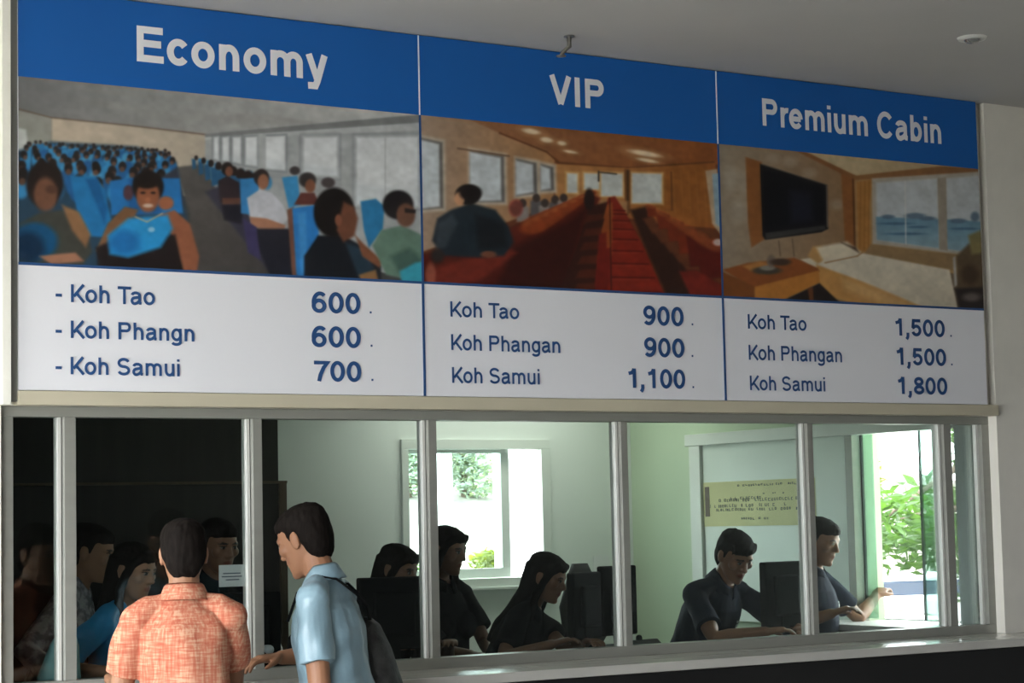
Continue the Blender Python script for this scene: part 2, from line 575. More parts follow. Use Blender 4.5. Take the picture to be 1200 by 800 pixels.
# side service window in the right wall: a pale panel bay and a sliding glass bay
w3 = empty('window_3', (RX, 1.2, 1.1))
w3['kind'] = 'structure'
boxobj('head_rail', M['white_frame'], (RX - 0.05, RX + 0.02, 0.185, 2.30, 2.055, 2.12), w3, 0.003)
boxobj('post', M['white_frame'], (RX - 0.045, RX - 0.001, 2.17, 2.27, 0.9, 2.06), w3, 0.004)
boxobj('post', M['alu'], (RX - 0.03, RX + 0.05, 0.900, 0.955, 1.08, 2.06), w3, 0.003)
boxobj('wall_panel', mat('pale_frosted_panel', (0.72, 0.80, 0.74), 0.5, var=0.03), (RX - 0.025, RX - 0.003, 0.96, 2.165, 1.08, 2.055), w3)
for y0, y1, x in ((0.815, 0.90, RX + 0.03), (0.31, 0.46, RX + 0.02), (0.29, 0.37, RX + 0.06)):
    sp = boxobj('sliding_pane', M['glass_edge'], (x, x + 0.008, y0, y1, 1.12, 2.06), w3)
    boxobj('edge_strip', M['rubber'], (x - 0.003, x + 0.012, y1 - 0.006, y1, 1.12, 2.06), sp)
boxobj('sill_rail', M['white_frame'], (RX - 0.02, RX + 0.18, 0.185, 0.955, 1.08, 1.105), w3, 0.002)


# ------------------------------------------------------------------ lettering: monoline sans strokes
def glyphs(T):
    h = T / 2
    R = math.radians

    def A(cx, cy, rx, ry, a0, a1, n=18):
        return [(cx + rx * math.cos(R(a0 + (a1 - a0) * i / n)), cy + ry * math.sin(R(a0 + (a1 - a0) * i / n))) for i in range(n + 1)]
    X = 0.735
    g = {}
    g[' '] = (0.36, [])
    g['o'] = (0.775, [A(.3875, X / 2, .345 - h, X / 2 + .012 - h, 0, 360, 32)])
    l, r_ = .085 + h, .69 - h
    cx = (l + r_) / 2

    def arch(l, r_, top=X + .012, ry=.27):
        return A((l + r_) / 2, top - h - ry, (r_ - l) / 2, ry, 180, 0) + [(r_, 0)]
    g['n'] = (0.775, [[(l, 0), (l, X)], arch(l, r_)])
    g['h'] = (0.775, [[(l, 0), (l, 1)], arch(l, r_)])
    g['u'] = (0.775, [[(r_, 0), (r_, X)], [(l, X)] + A(cx, .258 + h - .012, (r_ - l) / 2, .27, 180, 360)])
    m2 = .60
    g['m'] = (1.17, [[(l, 0), (l, X)], arch(l, m2, ry=.22), arch(m2, 1.085 - h, ry=.22)])
    g['r'] = (0.47, [[(l, 0), (l, X)], A(l + .25, X - h - .28, .25, .285, 180, 78)])
    g['i'] = (0.32, [[(.16, 0), (.16, X)], [(.16, .86), (.16, 1)]])
    g['c'] = (0.71, [A(.375, X / 2, .335 - h, X / 2 + .012 - h, 38, 322, 26)])
    g['e'] = (0.775, [A(.3875, X / 2, .345 - h, X / 2 + .012 - h, 0, 322, 28), [(.06, X / 2 - .005), (.3875 + .345 - h, X / 2 - .005)]])
    a_r = .615 - h * .4
    g['a'] = (0.775, [A(.36, .52, a_r - .36, X + .012 - h - .52, 172, 0) + [(a_r, .14), (a_r + .03, h), (a_r + .12, h * .9)],
                      [(a_r, .43)] + [(.42, .405)] + A(.30, .215, .25 - h, .195 - h * .35, 105, 275, 14) + [(.45, .06 + h * .5), (a_r, .22)]])
    g['b'] = (0.775, [[(l, 0), (l, 1)], A(.40, X / 2, .315 - h, X / 2 + .012 - h, 0, 360, 28)])
    g['g'] = (0.775, [A(.375, X / 2, .325 - h, X / 2 + .012 - h, 0, 360, 28),
                      [(r_, X), (r_, -.04)] + A((.10 + r_) / 2, -.05, (r_ - .10) / 2, .235 - h, 0, -160, 14)])
    g['y'] = (0.70, [[(.04 + h * .6, X), (.355, .02)], [(.66 - h * .6, X), (.36, -.05), (.30, -.18), (.20, -.28 + h), (.07, -.285 + h)]])
    g['E'] = (0.93, [[(.11 + h, 0), (.11 + h, 1)], [(.11, 1 - h), (.86, 1 - h)], [(.11, .52), (.81, .52)], [(.11, h), (.88, h)]])
    g['P'] = (0.93, [[(.11 + h, 0), (.11 + h, 1)], [(.11, 1 - h), (.58, 1 - h)] + A(.58, .71, .28 - h, .29 - h, 90, -90) + [(.11, .42 + h)]])
    g['V'] = (0.93, [[(.03 + h, 1), (.465, h * .4)], [(.90 - h, 1), (.465, h * .4)]])
    g['I'] = (0.39, [[(.195, 0), (.195, 1)]])
    g['K'] = (0.93, [[(.11 + h, 0), (.11 + h, 1)], [(.11 + T, .33), (.84, 1)], [(.38, .56), (.88, 0)]])
    g['T'] = (0.85, [[(.03, 1 - h), (.82, 1 - h)], [(.425, 0), (.425, 1 - h)]])
    g['C'] = (1.0, [A(.51, .5, .45 - h, .515 - h, 38, 322, 30)])
    ry = (.5 - h) / 2 + .006
    g['S'] = (0.93, [A(.465, .5 + ry, .375 - h, ry, 18, 270, 22)[:-1] + [(.465, .5)] + A(.465, .5 - ry, .39 - h, ry, 90, -162, 22)[1:]])
    g['0'] = (0.775, [A(.3875, .5, .345 - h, .51 - h, 0, 360, 36)])
    g['1'] = (0.775, [[(.46, 0), (.46, 1)], [(.14, .74), (.30, .775), (.40, .86), (.44, 1 - .01)]])
    g['5'] = (0.775, [[(.66, 1 - h), (.20, 1 - h), (.12 + h * .3, .47)], [(.10 + h * .3, .50)] + A(.37, .335, .335 - h, .345 - h, 140, -160, 26)])
    g['6'] = (0.775, [A(.39, .33, .335 - h, .345 - h, 0, 360, 28), A(.44, .48, .385 - h, .53 - h, 190, 50, 18)])
    g['9'] = (0.775, [[(.775 - x, 1 - y) for x, y in s] for s in g['6'][1]])
    g['7'] = (0.775, [[(.06, 1 - h), (.72 - h * .3, 1 - h), (.52, .68), (.36, .32), (.29, 0)]])
    g['8'] = (0.775, [A(.3875, .74, .31 - h, .27 - h, 0, 360, 26), A(.3875, .265, .345 - h, .275 - h, 0, 360, 28)])
    g['.'] = (0.39, [[(.195, 0), (.195, T)]])
    g[','] = (0.39, [[(.20, T), (.20, 0), (.17, -.10), (.10, -.19)]])
    g['-'] = (0.46, [[(.05, .36), (.41, .36)]])
    return g


def stroke(mb, pts, T, fx):
    n = len(pts)
    closed = n > 3 and abs(pts[0][0] - pts[-1][0]) < 1e-6 and abs(pts[0][1] - pts[-1][1]) < 1e-6
    L = []
    for i in range(n):
        if closed:
            a = pts[(i - 1) % (n - 1)] if i else pts[n - 2]
            b = pts[(i + 1)] if i < n - 1 else pts[1]
        else:
            a, b = pts[max(i - 1, 0)], pts[min(i + 1, n - 1)]
        p = pts[i]
        d1 = Vector((p[0] - a[0], p[1] - a[1]))
        d2 = Vector((b[0] - p[0], b[1] - p[1]))
        if d1.length < 1e-9:
            d1 = d2
        if d2.length < 1e-9:
            d2 = d1
        d1.normalize()
        d2.normalize()
        t = d1 + d2
        t = t.normalized() if t.length > 1e-6 else d1
        k = 1 / max(0.5, t.dot(d1))
        nx, ny = -t[1] * T / 2 * k, t[0] * T / 2 * k
        L.append(((p[0] + nx, p[1] + ny), (p[0] - nx, p[1] - ny)))
    vs = [fx(*q) for pr in L for q in pr]
    fs = [(2 * i, 2 * i + 1, 2 * i + 3, 2 * i + 2) for i in range(n - 1)]
    mb.add(vs, fs)


KERN = {('T', 'a'): -.11, ('K', 'o'): -.04, ('1', ','): -.05, ('V', 'I'): -.0}


def lettering(name, text, px0, px1, ztop_px, zbot_px, T, m, parent, track=0.0, y=-0.1035):
    """text whose inked width spans photo columns px0..px1 and whose caps span the two heights, on the sign's face"""
    G = glyphs(T)
    strokes, x = [], 0.0
    for i, ch in enumerate(text):
        w, ss = G[ch]
        if i:
            x += KERN.get((text[i - 1], ch), 0)
        for s_ in ss:
            strokes.append((text[:i].count(' '), [(p[0] + x, p[1]) for p in s_]))
        x += w + track
    xs = [p[0] for _, s_ in strokes for p in s_]
    x0, x1 = min(xs) - T / 2, max(xs) + T / 2
    A_ = at(px0, ztop_px[1], YS - 0.012)
    B_ = at(px1, ztop_px[1], YS - 0.012)
    zt = at(*ztop_px, YS - 0.012).z
    zb = at(*zbot_px, YS - 0.012).z
    sx = (B_.x - A_.x) / (x1 - x0)
    sz = zt - zb
    for wd in sorted({k for k, _ in strokes}):
        mb = MB()
        for n_, (k, s_) in enumerate(strokes):
            if k == wd:
                yy = y - 0.00012 * (n_ % 5)
                stroke(mb, s_, T, lambda u, w: (A_.x + (u - x0) * sx, yy, zb + w * sz))
        mb.build(name, m, parent)


# ------------------------------------------------------------------ printed photographs: painted per vertex
class Canvas:
    def __init__(s, x0, x1, z0, z1, nx, nz):
        gx, gz = np.meshgrid(np.linspace(x0, x1, nx), np.linspace(z0, z1, nz))
        s.gx, s.gz, s.nx, s.nz = gx, gz, nx, nz
        P = np.stack([gx, np.full_like(gx, YS - 0.01), gz], -1) - CAMP
        d = P @ _f
        s.X = 600 + FPX * (P @ _r) / d
        s.Y = 400 - FPX * (P @ _u) / d
        s.c = np.zeros(gx.shape + (3,))

    def put(s, al, col):
        col = np.array(col, float)
        s.c = s.c * (1 - al[..., None]) + col * al[..., None]

    def poly(s, pts, col, soft=1.2, alpha=1.0, col2=None, axis='y'):
        X, Y = s.X, s.Y
        ins = np.zeros(X.shape, bool)
        dist = np.full(X.shape, 1e9)
        n = len(pts)
        for i in range(n):
            (x0, y0), (x1, y1) = pts[i], pts[(i + 1) % n]
            if y0 != y1:
                ins ^= ((y0 > Y) != (y1 > Y)) & (X < (x1 - x0) * (Y - y0) / (y1 - y0) + x0)
            dx, dy = x1 - x0, y1 - y0
            t = np.clip(((X - x0) * dx + (Y - y0) * dy) / (dx * dx + dy * dy + 1e-9), 0, 1)
            dist = np.minimum(dist, np.hypot(X - x0 - t * dx, Y - y0 - t * dy))
        sd = np.where(ins, dist, -dist)
        al = np.clip(0.5 + sd / soft, 0, 1) * alpha
        if col2 is not None:
            ys = [p[1] if axis == 'y' else p[0] for p in pts]
            t = np.clip(((Y if axis == 'y' else X) - min(ys)) / (max(ys) - min(ys)), 0, 1)[..., None]
            c = np.array(col, float) * (1 - t) + np.array(col2, float) * t
            s.c = s.c * (1 - al[..., None]) + c * al[..., None]
        else:
            s.put(al, col)

    def ell(s, cx, cy, rx, ry, col, soft=0.25, alpha=1.0, rot=0.0):
        a = math.radians(rot)
        dx, dy = s.X - cx, s.Y - cy
        u = (dx * math.cos(a) + dy * math.sin(a)) / rx
        w = (-dx * math.sin(a) + dy * math.cos(a)) / ry
        d = np.hypot(u, w)
        s.put(np.clip((1 - d) / soft + 0.5, 0, 1) * alpha, col)

    def line(s, pts, w, col, alpha=1.0):
        for (x0, y0), (x1, y1) in zip(pts, pts[1:]):
            dx, dy = x1 - x0, y1 - y0
            t = np.clip(((s.X - x0) * dx + (s.Y - y0) * dy) / (dx * dx + dy * dy + 1e-9), 0, 1)
            d = np.hypot(s.X - x0 - t * dx, s.Y - y0 - t * dy)
            s.put(np.clip(w / 2 - d + 0.5, 0, 1) * alpha, col)

    def blotch(s, seed, amp, cell=6):
        rs = np.random.RandomState(seed)
        n = rs.rand(s.nz // cell + 3, s.nx // cell + 3) - 0.5
        yy = np.linspace(0, n.shape[0] - 1.001, s.nz)
        xx = np.linspace(0, n.shape[1] - 1.001, s.nx)
        yi, xi = yy.astype(int), xx.astype(int)
        fy, fx = (yy - yi)[:, None], (xx - xi)[None]
        v = (n[yi][:, xi] * (1 - fy) * (1 - fx) + n[yi + 1][:, xi] * fy * (1 - fx) + n[yi][:, xi + 1] * (1 - fy) * fx + n[yi + 1][:, xi + 1] * fy * fx)
        s.c *= (1 + amp * v)[..., None]

    def build(s, name, parent, y):
        c = s.c.copy()
        for _ in range(3):
            c[1:-1, 1:-1] = (c[1:-1, 1:-1] * 4 + c[:-2, 1:-1] + c[2:, 1:-1] + c[1:-1, :-2] + c[1:-1, 2:]) / 8
        c = np.clip(c, 0, 255) / 255
        L = np.where(c <= 0.04045, c / 12.92, ((c + 0.055) / 1.055) ** 2.4)
        L = np.clip(L * 0.88, 0.004, 0.85)
        nx, nz = s.nx, s.nz
        co = np.stack([s.gx, np.full_like(s.gx, y), s.gz], -1).reshape(-1, 3)
        i = (np.arange(nz - 1)[:, None] * nx + np.arange(nx - 1)[None]).reshape(-1)
        quads = np.stack([i, i + 1, i + nx + 1, i + nx], -1)
        me = bpy.data.meshes.new(name)
        me.vertices.add(len(co))
        me.vertices.foreach_set('co', co.reshape(-1).astype(np.float32))
        me.loops.add(quads.size)
        me.loops.foreach_set('vertex_index', quads.reshape(-1).astype(np.int32))
        me.polygons.add(len(quads))
        me.polygons.foreach_set('loop_start', np.arange(0, quads.size, 4, dtype=np.int32))
        me.update(calc_edges=True)
        a = me.attributes.new('tone', 'FLOAT_COLOR', 'POINT')
        a.data.foreach_set('color', np.concatenate([L.reshape(-1, 3), np.ones((len(co), 1))], 1).reshape(-1).astype(np.float32))
        me.materials.append(M['print'])
        o = bpy.data.objects.new(name, me)
        COL.objects.link(o)
        o.parent = parent
        o.matrix_parent_inverse = Matrix.Translation(-Vector(parent.location))
        return o


def paint_economy(c):
    rs = random.Random(3)
    c.poly([(0, 60), (520, 60), (520, 345), (0, 345)], (70, 68, 68))
    c.poly([(15, 80), (500, 120), (500, 138), (240, 158), (60, 138), (15, 128)], (118, 118, 118), 2, 1, (206, 206, 203), 'x')
    for k in range(14):
        c.ell(rs.uniform(40, 420), rs.uniform(98, 145), rs.uniform(20, 50), rs.uniform(2, 5), (150, 148, 144), 1.0, 0.35, 8)
    c.poly([(15, 128), (60, 138), (60, 205), (15, 212)], (150, 150, 142))
    c.poly([(20, 150), (30, 152), (34, 185), (20, 188)], (205, 208, 205), 3)
    c.poly([(60, 138), (242, 157), (242, 235), (60, 200)], (196, 180, 160), 1.5, 1, (184, 172, 156), 'x')
    c.line([(22, 128), (60, 138), (150, 147), (242, 158)], 1.6, (110, 92, 80))
    c.poly([(240, 157), (505, 133), (505, 335), (240, 262)], (168, 171, 172))
    c.poly([(240, 157), (505, 133), (505, 143), (240, 161)], (130, 132, 132))
    c.poly([(240, 161), (505, 143), (505, 152), (240, 164)], (188, 191, 192))
    for x0, x1, yt, yb in ((416, 491, 160, 243), (354, 396, 160, 208), (310, 334, 160, 200), (287, 301, 161, 195), (272, 282, 161, 192), (260, 268, 161, 190), (250, 256, 161, 188)):
        t = 6 if x1 - x0 > 40 else 3
        c.poly([(x0 - 2, yt - 2), (x1 + 2, yt - 3), (x1 + 2, yb + 2), (x0 - 2, yb)], (120, 124, 128), t)
        c.poly([(x0, yt), (x1, yt - 1), (x1, yb), (x0, yb - 2)], (222, 225, 227), t)
        c.poly([(x0, yb - (yb - yt) * .35), (x1, yb - (yb - yt) * .2), (x1, yb), (x0, yb - 2)], (196, 204, 208), 8, .5)
    c.line([(451, 162), (451, 238)], 1.2, (180, 184, 186))
    for x in (343, 403, 305):
        c.poly([(x - 3, 158), (x + 6, 158), (x + 6, 222), (x - 3, 220)], (176, 179, 180), 2)
    # aisle
    c.poly([(206, 196), (238, 192), (262, 240), (352, 332), (225, 325), (222, 250)], (92, 88, 85), 3, 1, (70, 66, 64))
    # seats on the left, row behind row
    c.poly([(15, 178), (60, 166), (160, 172), (206, 190), (218, 250), (232, 325), (15, 318)], (40, 66, 86), 5)
    for row in range(9):
        f = row / 8
        y = 172 + 44 * f ** 1.4
        sz = 3.0 + 7 * f
        x = 34 - 10 * f
        while x < 196 + 14 * f:
            yy = y + (x - 100) * 0.06 + rs.uniform(-1.5, 1.5)
            cc = rs.choice([(58, 138, 190), (45, 118, 172), (74, 150, 196), (36, 96, 150)])
            c.ell(x, yy + sz, sz * 1.0, sz * 1.2, cc, 0.4)
            if rs.random() < .72:
                c.ell(x + rs.uniform(-2, 2), yy - sz * .3, sz * .62, sz * .75, (38, 32, 30), 0.4)
                c.ell(x + rs.uniform(-2, 2), yy + sz * .2, sz * .42, sz * .45, (120, 84, 66), 0.5, .8)
            x += sz * rs.uniform(1.9, 2.6)
    c.poly([(188, 208), (207, 196), (216, 240), (200, 250)], (56, 58, 70), 3)
    # right rows
    for k in range(9):
        f = k / 8
        x, y, sz = 226 + 62 * f, 186 + 26 * f, 3.5 + 7.5 * f
        c.poly([(x - sz * .5, y), (x + sz * .8, y + 1), (x + sz, y + sz * 3.2), (x - sz * .2, y + sz * 3.6)], (42, 92, 130), 2)
        c.ell(x + sz * 1.0, y - 1, sz * .62, sz * .8, (42, 32, 30), .4)
        c.ell(x + sz * 2.2, y + 2, sz * .55, sz * .75, (64, 140, 190), .4)
    c.poly([(240, 225), (262, 215), (300, 262), (318, 322), (300, 300)], (60, 58, 72), 4)
    # dark shirt man
    c.poly([(255, 212), (266, 206), (280, 214), (282, 236), (258, 238)], (52, 42, 46), 2.5)
    c.ell(266, 198, 7, 8, (34, 26, 24), .3)
    c.ell(268, 201, 4.5, 6, (120, 78, 60), .4)
    c.poly([(260, 232), (282, 232), (284, 240), (260, 240)], (110, 72, 56), 2, .8)
    c.poly([(259, 240), (285, 240), (282, 262), (262, 258)], (36, 34, 42), 3)
    # white shirt man
    c.poly([(281, 210), (301, 208), (303, 225), (296, 252), (282, 250)], (58, 132, 190), 2)
    c.poly([(289, 232), (304, 222), (318, 226), (331, 240), (338, 256), (328, 266), (294, 264)], (198, 199, 206), 2)
    c.ell(306, 208, 9, 10, (46, 38, 36), .25)
    c.ell(308, 213, 6.5, 9, (160, 110, 84), .3)
    c.poly([(292, 254), (312, 256), (334, 264), (332, 272), (308, 270), (294, 264)], (170, 120, 95), 2)
    c.poly([(300, 268), (338, 268), (350, 290), (345, 325), (316, 322), (300, 285)], (34, 34, 44), 3)
    c.poly([(284, 256), (300, 266), (305, 305), (290, 296)], (64, 58, 96), 2)
    # red shirt man and neighbours
    c.poly([(330, 208), (348, 206), (352, 240), (338, 244)], (62, 142, 194), 2)
    c.ell(384, 214, 8, 6, (72, 64, 64), .4)
    c.poly([(344, 240), (352, 226), (368, 226), (374, 240)], (98, 54, 48), 2)
    c.ell(360, 211, 10, 9, (54, 50, 50), .3)
    c.ell(363, 218, 6, 8, (136, 88, 66), .35)
    c.ell(345, 200, 6, 5, (60, 54, 54), .4)
    # near left seats and passengers
    c.poly([(82, 206), (112, 207), (122, 222), (130, 258), (122, 278), (95, 276)], (38, 120, 178), 3)
    c.poly([(100, 210), (114, 209), (126, 245), (122, 262)], (24, 86, 140), 4, .8)
    c.ell(52, 216, 22, 27, (36, 26, 24), .2)
    c.ell(53, 228, 14, 20, (112, 76, 58), .35)
    c.ell(60, 222, 7, 5, (84, 56, 44), .6)
    c.poly([(22, 262), (45, 250), (72, 246), (98, 262), (108, 295), (95, 312), (22, 308)], (66, 66, 60), 4)
    c.poly([(72, 240), (92, 248), (106, 275), (100, 290), (84, 270)], (142, 104, 72), 4)
    c.ell(40, 283, 27, 22, (18, 78, 118), .3)
    c.ell(32, 290, 20, 18, (12, 44, 72), .5)
    c.poly([(45, 300), (88, 296), (98, 306), (60, 310)], (160, 112, 88), 3)
    # centre passenger with the blue bundle
    c.poly([(128, 212), (150, 209), (210, 209), (214, 250), (130, 252)], (40, 118, 184), 2.5)
    c.poly([(150, 209), (188, 208), (190, 250), (150, 252)], (26, 82, 140), 4, .6)
    c.ell(150, 226, 6, 9, (84, 58, 66), .4)
    c.poly([(112, 294), (126, 262), (146, 242), (162, 246), (152, 262), (136, 284), (124, 300)], (126, 90, 62), 3)
    c.poly([(186, 252), (204, 246), (222, 262), (233, 300), (230, 322), (214, 320), (204, 282)], (150, 92, 66), 3)
    c.poly([(112, 290), (130, 282), (205, 275), (215, 320), (115, 315)], (34, 26, 26), 4)
    c.poly([(126, 276), (150, 256), (196, 252), (202, 268), (188, 290), (150, 302), (128, 298)], (44, 148, 210), 5)
    c.ell(146, 284, 18, 14, (28, 104, 172), .6, .8)
    c.ell(177, 269, 4, 3, (150, 200, 230), .6)
    c.ell(173, 219, 18.5, 19.5, (30, 22, 20), .2)
    c.ell(173, 230, 13.5, 19, (146, 90, 62), .25)
    c.ell(172, 212, 15, 9, (30, 22, 20), .4)
    c.ell(167, 226, 3, 1.4, (40, 24, 20), .6)
    c.ell(179, 226, 3, 1.4, (40, 24, 20), .6)
    c.ell(173, 241, 6, 2.4, (205, 176, 158), .6)
    c.ell(173, 234, 3, 3, (170, 104, 72), .8)
    c.ell(194, 238, 9, 8, (166, 102, 72), .4)
    c.line([(158, 254), (172, 260), (190, 250)], 1.5, (200, 170, 130))
    # big man at the right
    c.poly([(336, 246), (344, 242), (350, 325), (342, 324)], (122, 82, 66), 2)
    c.poly([(342, 244), (372, 240), (374, 300), (360, 326), (347, 324)], (44, 124, 196), 2.5)
    c.poly([(348, 250), (358, 248), (360, 318), (352, 322)], (84, 160, 220), 4, .6)
    c.poly([(356, 300), (372, 276), (402, 276), (430, 292), (446, 312), (446, 332), (356, 328)], (26, 28, 34), 3)
    c.poly([(404, 284), (428, 292), (440, 318), (420, 326)], (40, 58, 72), 4)
    c.ell(391, 249, 24, 29, (24, 19, 18), .15)
    c.poly([(402, 236), (414, 242), (419, 256), (415, 276), (402, 284), (394, 270)], (112, 70, 52), 4)
    c.ell(396, 258, 4, 7, (138, 88, 66), .5)
    c.poly([(416, 276), (428, 288), (448, 306), (444, 314), (424, 300)], (130, 82, 58), 3)
    c.poly([(420, 322), (440, 316), (444, 332), (424, 332)], (150, 110, 70), 3)
    # green shirt man at the window
    c.poly([(422, 236), (440, 233), (450, 242), (448, 268), (432, 290), (426, 270)], (46, 122, 170), 2.5)
    c.poly([(436, 288), (446, 270), (470, 264), (495, 276), (497, 332), (452, 322)], (104, 132, 116), 3)
    c.poly([(456, 300), (480, 290), (496, 306), (496, 316), (466, 318)], (66, 92, 84), 6, .8)
    c.ell(466, 240, 18, 17, (32, 28, 30), .2)
    c.ell(475, 252, 11, 14, (112, 78, 62), .3)
    c.poly([(474, 244), (487, 246), (486, 250), (474, 249)], (34, 28, 28), 2)
    c.poly([(468, 318), (486, 308), (498, 306), (498, 334), (470, 330)], (60, 160, 182), 4)
    c.blotch(1, 0.09, 5)
    c.blotch(2, 0.10, 14)


def paint_vip(c):
    rs = random.Random(5)
    c.poly([(480, 120), (860, 150), (860, 360), (480, 345)], (110, 60, 36))
    c.poly([(480, 130), (560, 135), (650, 178), (648, 240), (600, 258), (480, 300)], (168, 146, 128), 2, 1, (176, 128, 84), 'x')
    c.poly([(545, 138), (860, 160), (860, 192), (735, 196), (655, 190), (640, 176), (585, 156)], (150, 104, 72), 2, 1, (150, 84, 40), 'x')
    for x, y, rx, ry in ((622, 154, 10, 3), (640, 164, 7, 3), (658, 168, 5, 2.5), (668, 178, 8, 1.6), (755, 180, 18, 3), (758, 188, 12, 2)):
        c.ell(x, y, rx * 1.5, ry * 1.8, (190, 140, 96), 1.0, .7, 10)
        c.ell(x, y, rx, ry, (242, 220, 186), .7, 1, 10)
    c.line([(585, 156), (640, 178), (655, 191), (735, 197), (836, 190)], 2.0, (106, 62, 34))
    c.poly([(650, 192), (735, 197), (838, 191), (842, 268), (770, 262), (650, 240)], (186, 132, 80), 2, 1, (160, 92, 40), 'x')
    c.poly([(764, 200), (828, 193), (836, 262), (790, 252), (764, 240)], (158, 96, 44), 3)
    for k in range(7):
        x = 770 + k * 9
        c.line([(x, 200), (x + 3, 250)], 1.0, (176, 116, 62), .5)
    for (x0, yt0, x1, yt1, yb1, yb0) in ((482, 160, 516, 168, 243, 246), (550, 177, 588, 184, 236, 236), (604, 187, 626, 192, 226, 229), (633, 193, 646, 197, 222, 223)):
        c.poly([(x0 - 2, yt0 - 4), (x1 + 5, yt1 - 4), (x1 + 6, yb1 + 4), (x0 - 2, yb0 + 4)], (200, 186, 168), 4)
        c.poly([(x0, yt0 - 1), (x1 + 2, yt1 - 1), (x1 + 3, yb1 + 1), (x0, yb0 + 1)], (104, 100, 98), 3)
        c.poly([(x0, yt0 + 1), (x1 - 2, yt1 + 1), (x1 - 1, yb1 - 1), (x0, yb0)], (206, 213, 217), 3)
    c.line([(536, 174), (596, 183)], 2, (110, 84, 66))
    for x0, x1, yt, yb in ((664, 676, 203, 226), (684, 702, 203, 222), (704, 729, 203, 230), (740, 775, 203, 238)):
        c.poly([(x0 - 2, yt - 2), (x1 + 2, yt - 1), (x1 + 2, yb + 2), (x0 - 2, yb + 1)], (222, 180, 120), 3)
        c.poly([(x0, yt), (x1, yt + 1), (x1, yb), (x0, yb)], (208, 212, 208), 2)
    c.line([(701, 201), (701, 212)], 2, (50, 40, 34))
    c.line([(703, 202), (722, 204)], 1.6, (64, 56, 52))
    c.poly([(731, 198), (738, 199), (738, 250), (732, 250)], (122, 78, 42), 1.5)
    c.line([(735, 200), (735, 252)], 1.6, (60, 40, 26))
    c.line([(786, 202), (787, 246)], 1.6, (104, 64, 34))
    c.poly([(826, 200), (840, 198), (844, 275), (834, 262)], (196, 170, 140), 2)
    c.poly([(834, 204), (842, 203), (845, 268), (838, 262)], (150, 176, 190), 2)
    # far end glow
    c.poly([(655, 230), (735, 236), (735, 256), (655, 246)], (176, 132, 88), 4)
    # small heads
    for x, y in ((612, 238), (628, 232), (638, 238), (650, 234), (660, 232)):
        c.poly([(x - 7, y + 4), (x, y), (x + 7, y + 5), (x + 8, y + 22), (x - 7, y + 22)], rs.choice([(120, 116, 116), (96, 94, 96), (150, 142, 138)]), 3)
        c.ell(x, y, 4.5, 5, (66, 54, 50), .4)
    c.ell(604, 244, 8, 10, (150, 66, 56), .5)
    # left seats
    c.poly([(490, 300), (560, 280), (608, 262), (640, 252), (690, 226), (703, 232), (690, 262), (662, 345), (490, 338)], (128, 38, 24), 4, 1, (92, 24, 18))
    c.poly([(600, 290), (660, 262), (690, 240), (672, 300), (658, 345), (580, 340)], (62, 20, 16), 10, .85)
    for k in range(8):
        f = k / 7
        x, y = 628 + 64 * f, 263 - 36 * f
        s_ = 15 - 10 * f
        c.ell(x, y, s_ * 1.3, s_ * .7, (172, 62, 30), .4, 1, -18)
        c.ell(x - s_ * .2, y - s_ * .25, s_ * .8, s_ * .25, (206, 96, 50), .8, .8, -18)
    c.poly([(498, 318), (590, 290), (606, 296), (560, 330), (500, 338)], (152, 46, 34), 6, .8)
    c.ell(504, 322, 6, 14, (196, 90, 70), .6, .8)
    # left aisle with seats edge on
    c.poly([(690, 242), (713, 236), (712, 260), (704, 345), (654, 344), (676, 290)], (56, 28, 22), 3)
    for k in range(6):
        f = k / 5
        c.poly([(688 - 12 * f, 252 + 16 * k), (706, 250 + 16 * k), (705, 258 + 17 * k), (684 - 14 * f, 262 + 16 * k)], (110, 40, 26), 3, .85)
    c.ell(690, 234, 6, 13, (40, 28, 26), .4)
    # middle row
    c.poly([(712, 232), (720, 230), (733, 250), (752, 285), (780, 348), (697, 345), (700, 300)], (164, 40, 26), 2.5)
    for k in range(9):
        f = (k / 8) ** 1.5
        y = 246 + 96 * f
        c.line([(716 - 6 * f, y), (732 + 42 * f, y + 1)], 1.6 + f, (112, 22, 16), .9)
        c.line([(716 - 6 * f, y + 3), (730 + 38 * f, y + 3)], 1.2, (196, 66, 44), .6)
    for k in range(6):
        f = k / 5
        y = 240 + 66 * f
        c.poly([(711 - 11 * f, y), (717 - 2 * f, y - 3), (718 - 2 * f, y + 14 + 10 * f), (706 - 10 * f, y + 16 + 14 * f)], (190, 82, 40) if k < 4 else (150, 34, 26), 2)
    c.poly([(701, 275), (710, 272), (712, 345), (697, 345)], (140, 30, 22), 3)
    c.line([(714, 232), (716, 348)], 1.6, (70, 20, 14), .8)
    # right aisle and seats
    c.poly([(738, 246), (756, 242), (786, 290), (850, 345), (850, 355), (782, 350), (758, 295)], (54, 32, 24), 4)
    for k in range(6):
        f = k / 5
        c.poly([(752 + 50 * f, 256 + 56 * f), (764 + 54 * f, 254 + 58 * f), (776 + 58 * f, 268 + 58 * f), (764 + 52 * f, 274 + 56 * f)], (112, 62, 40), 3, .8)
    for k in range(6):
        f = k / 5
        x, y, s_ = 762 + 70 * f, 241 + 44 * f, 9 + 19 * f
        c.poly([(x - s_ * .6, y), (x + s_ * .6, y + 2), (x + s_ * .9, y + s_ * 1.4), (x - s_ * .4, y + s_ * 1.5)], (158, 50, 28) if k < 4 else (116, 30, 22), 3)
        c.ell(x, y + 1, s_ * .6, s_ * .22, (190, 80, 44), .7, .8, 22)
    c.poly([(795, 318), (815, 316), (846, 334), (846, 350), (808, 346)], (150, 40, 30), 4)
    c.ell(841, 284, 6, 4, (215, 190, 180), .6)
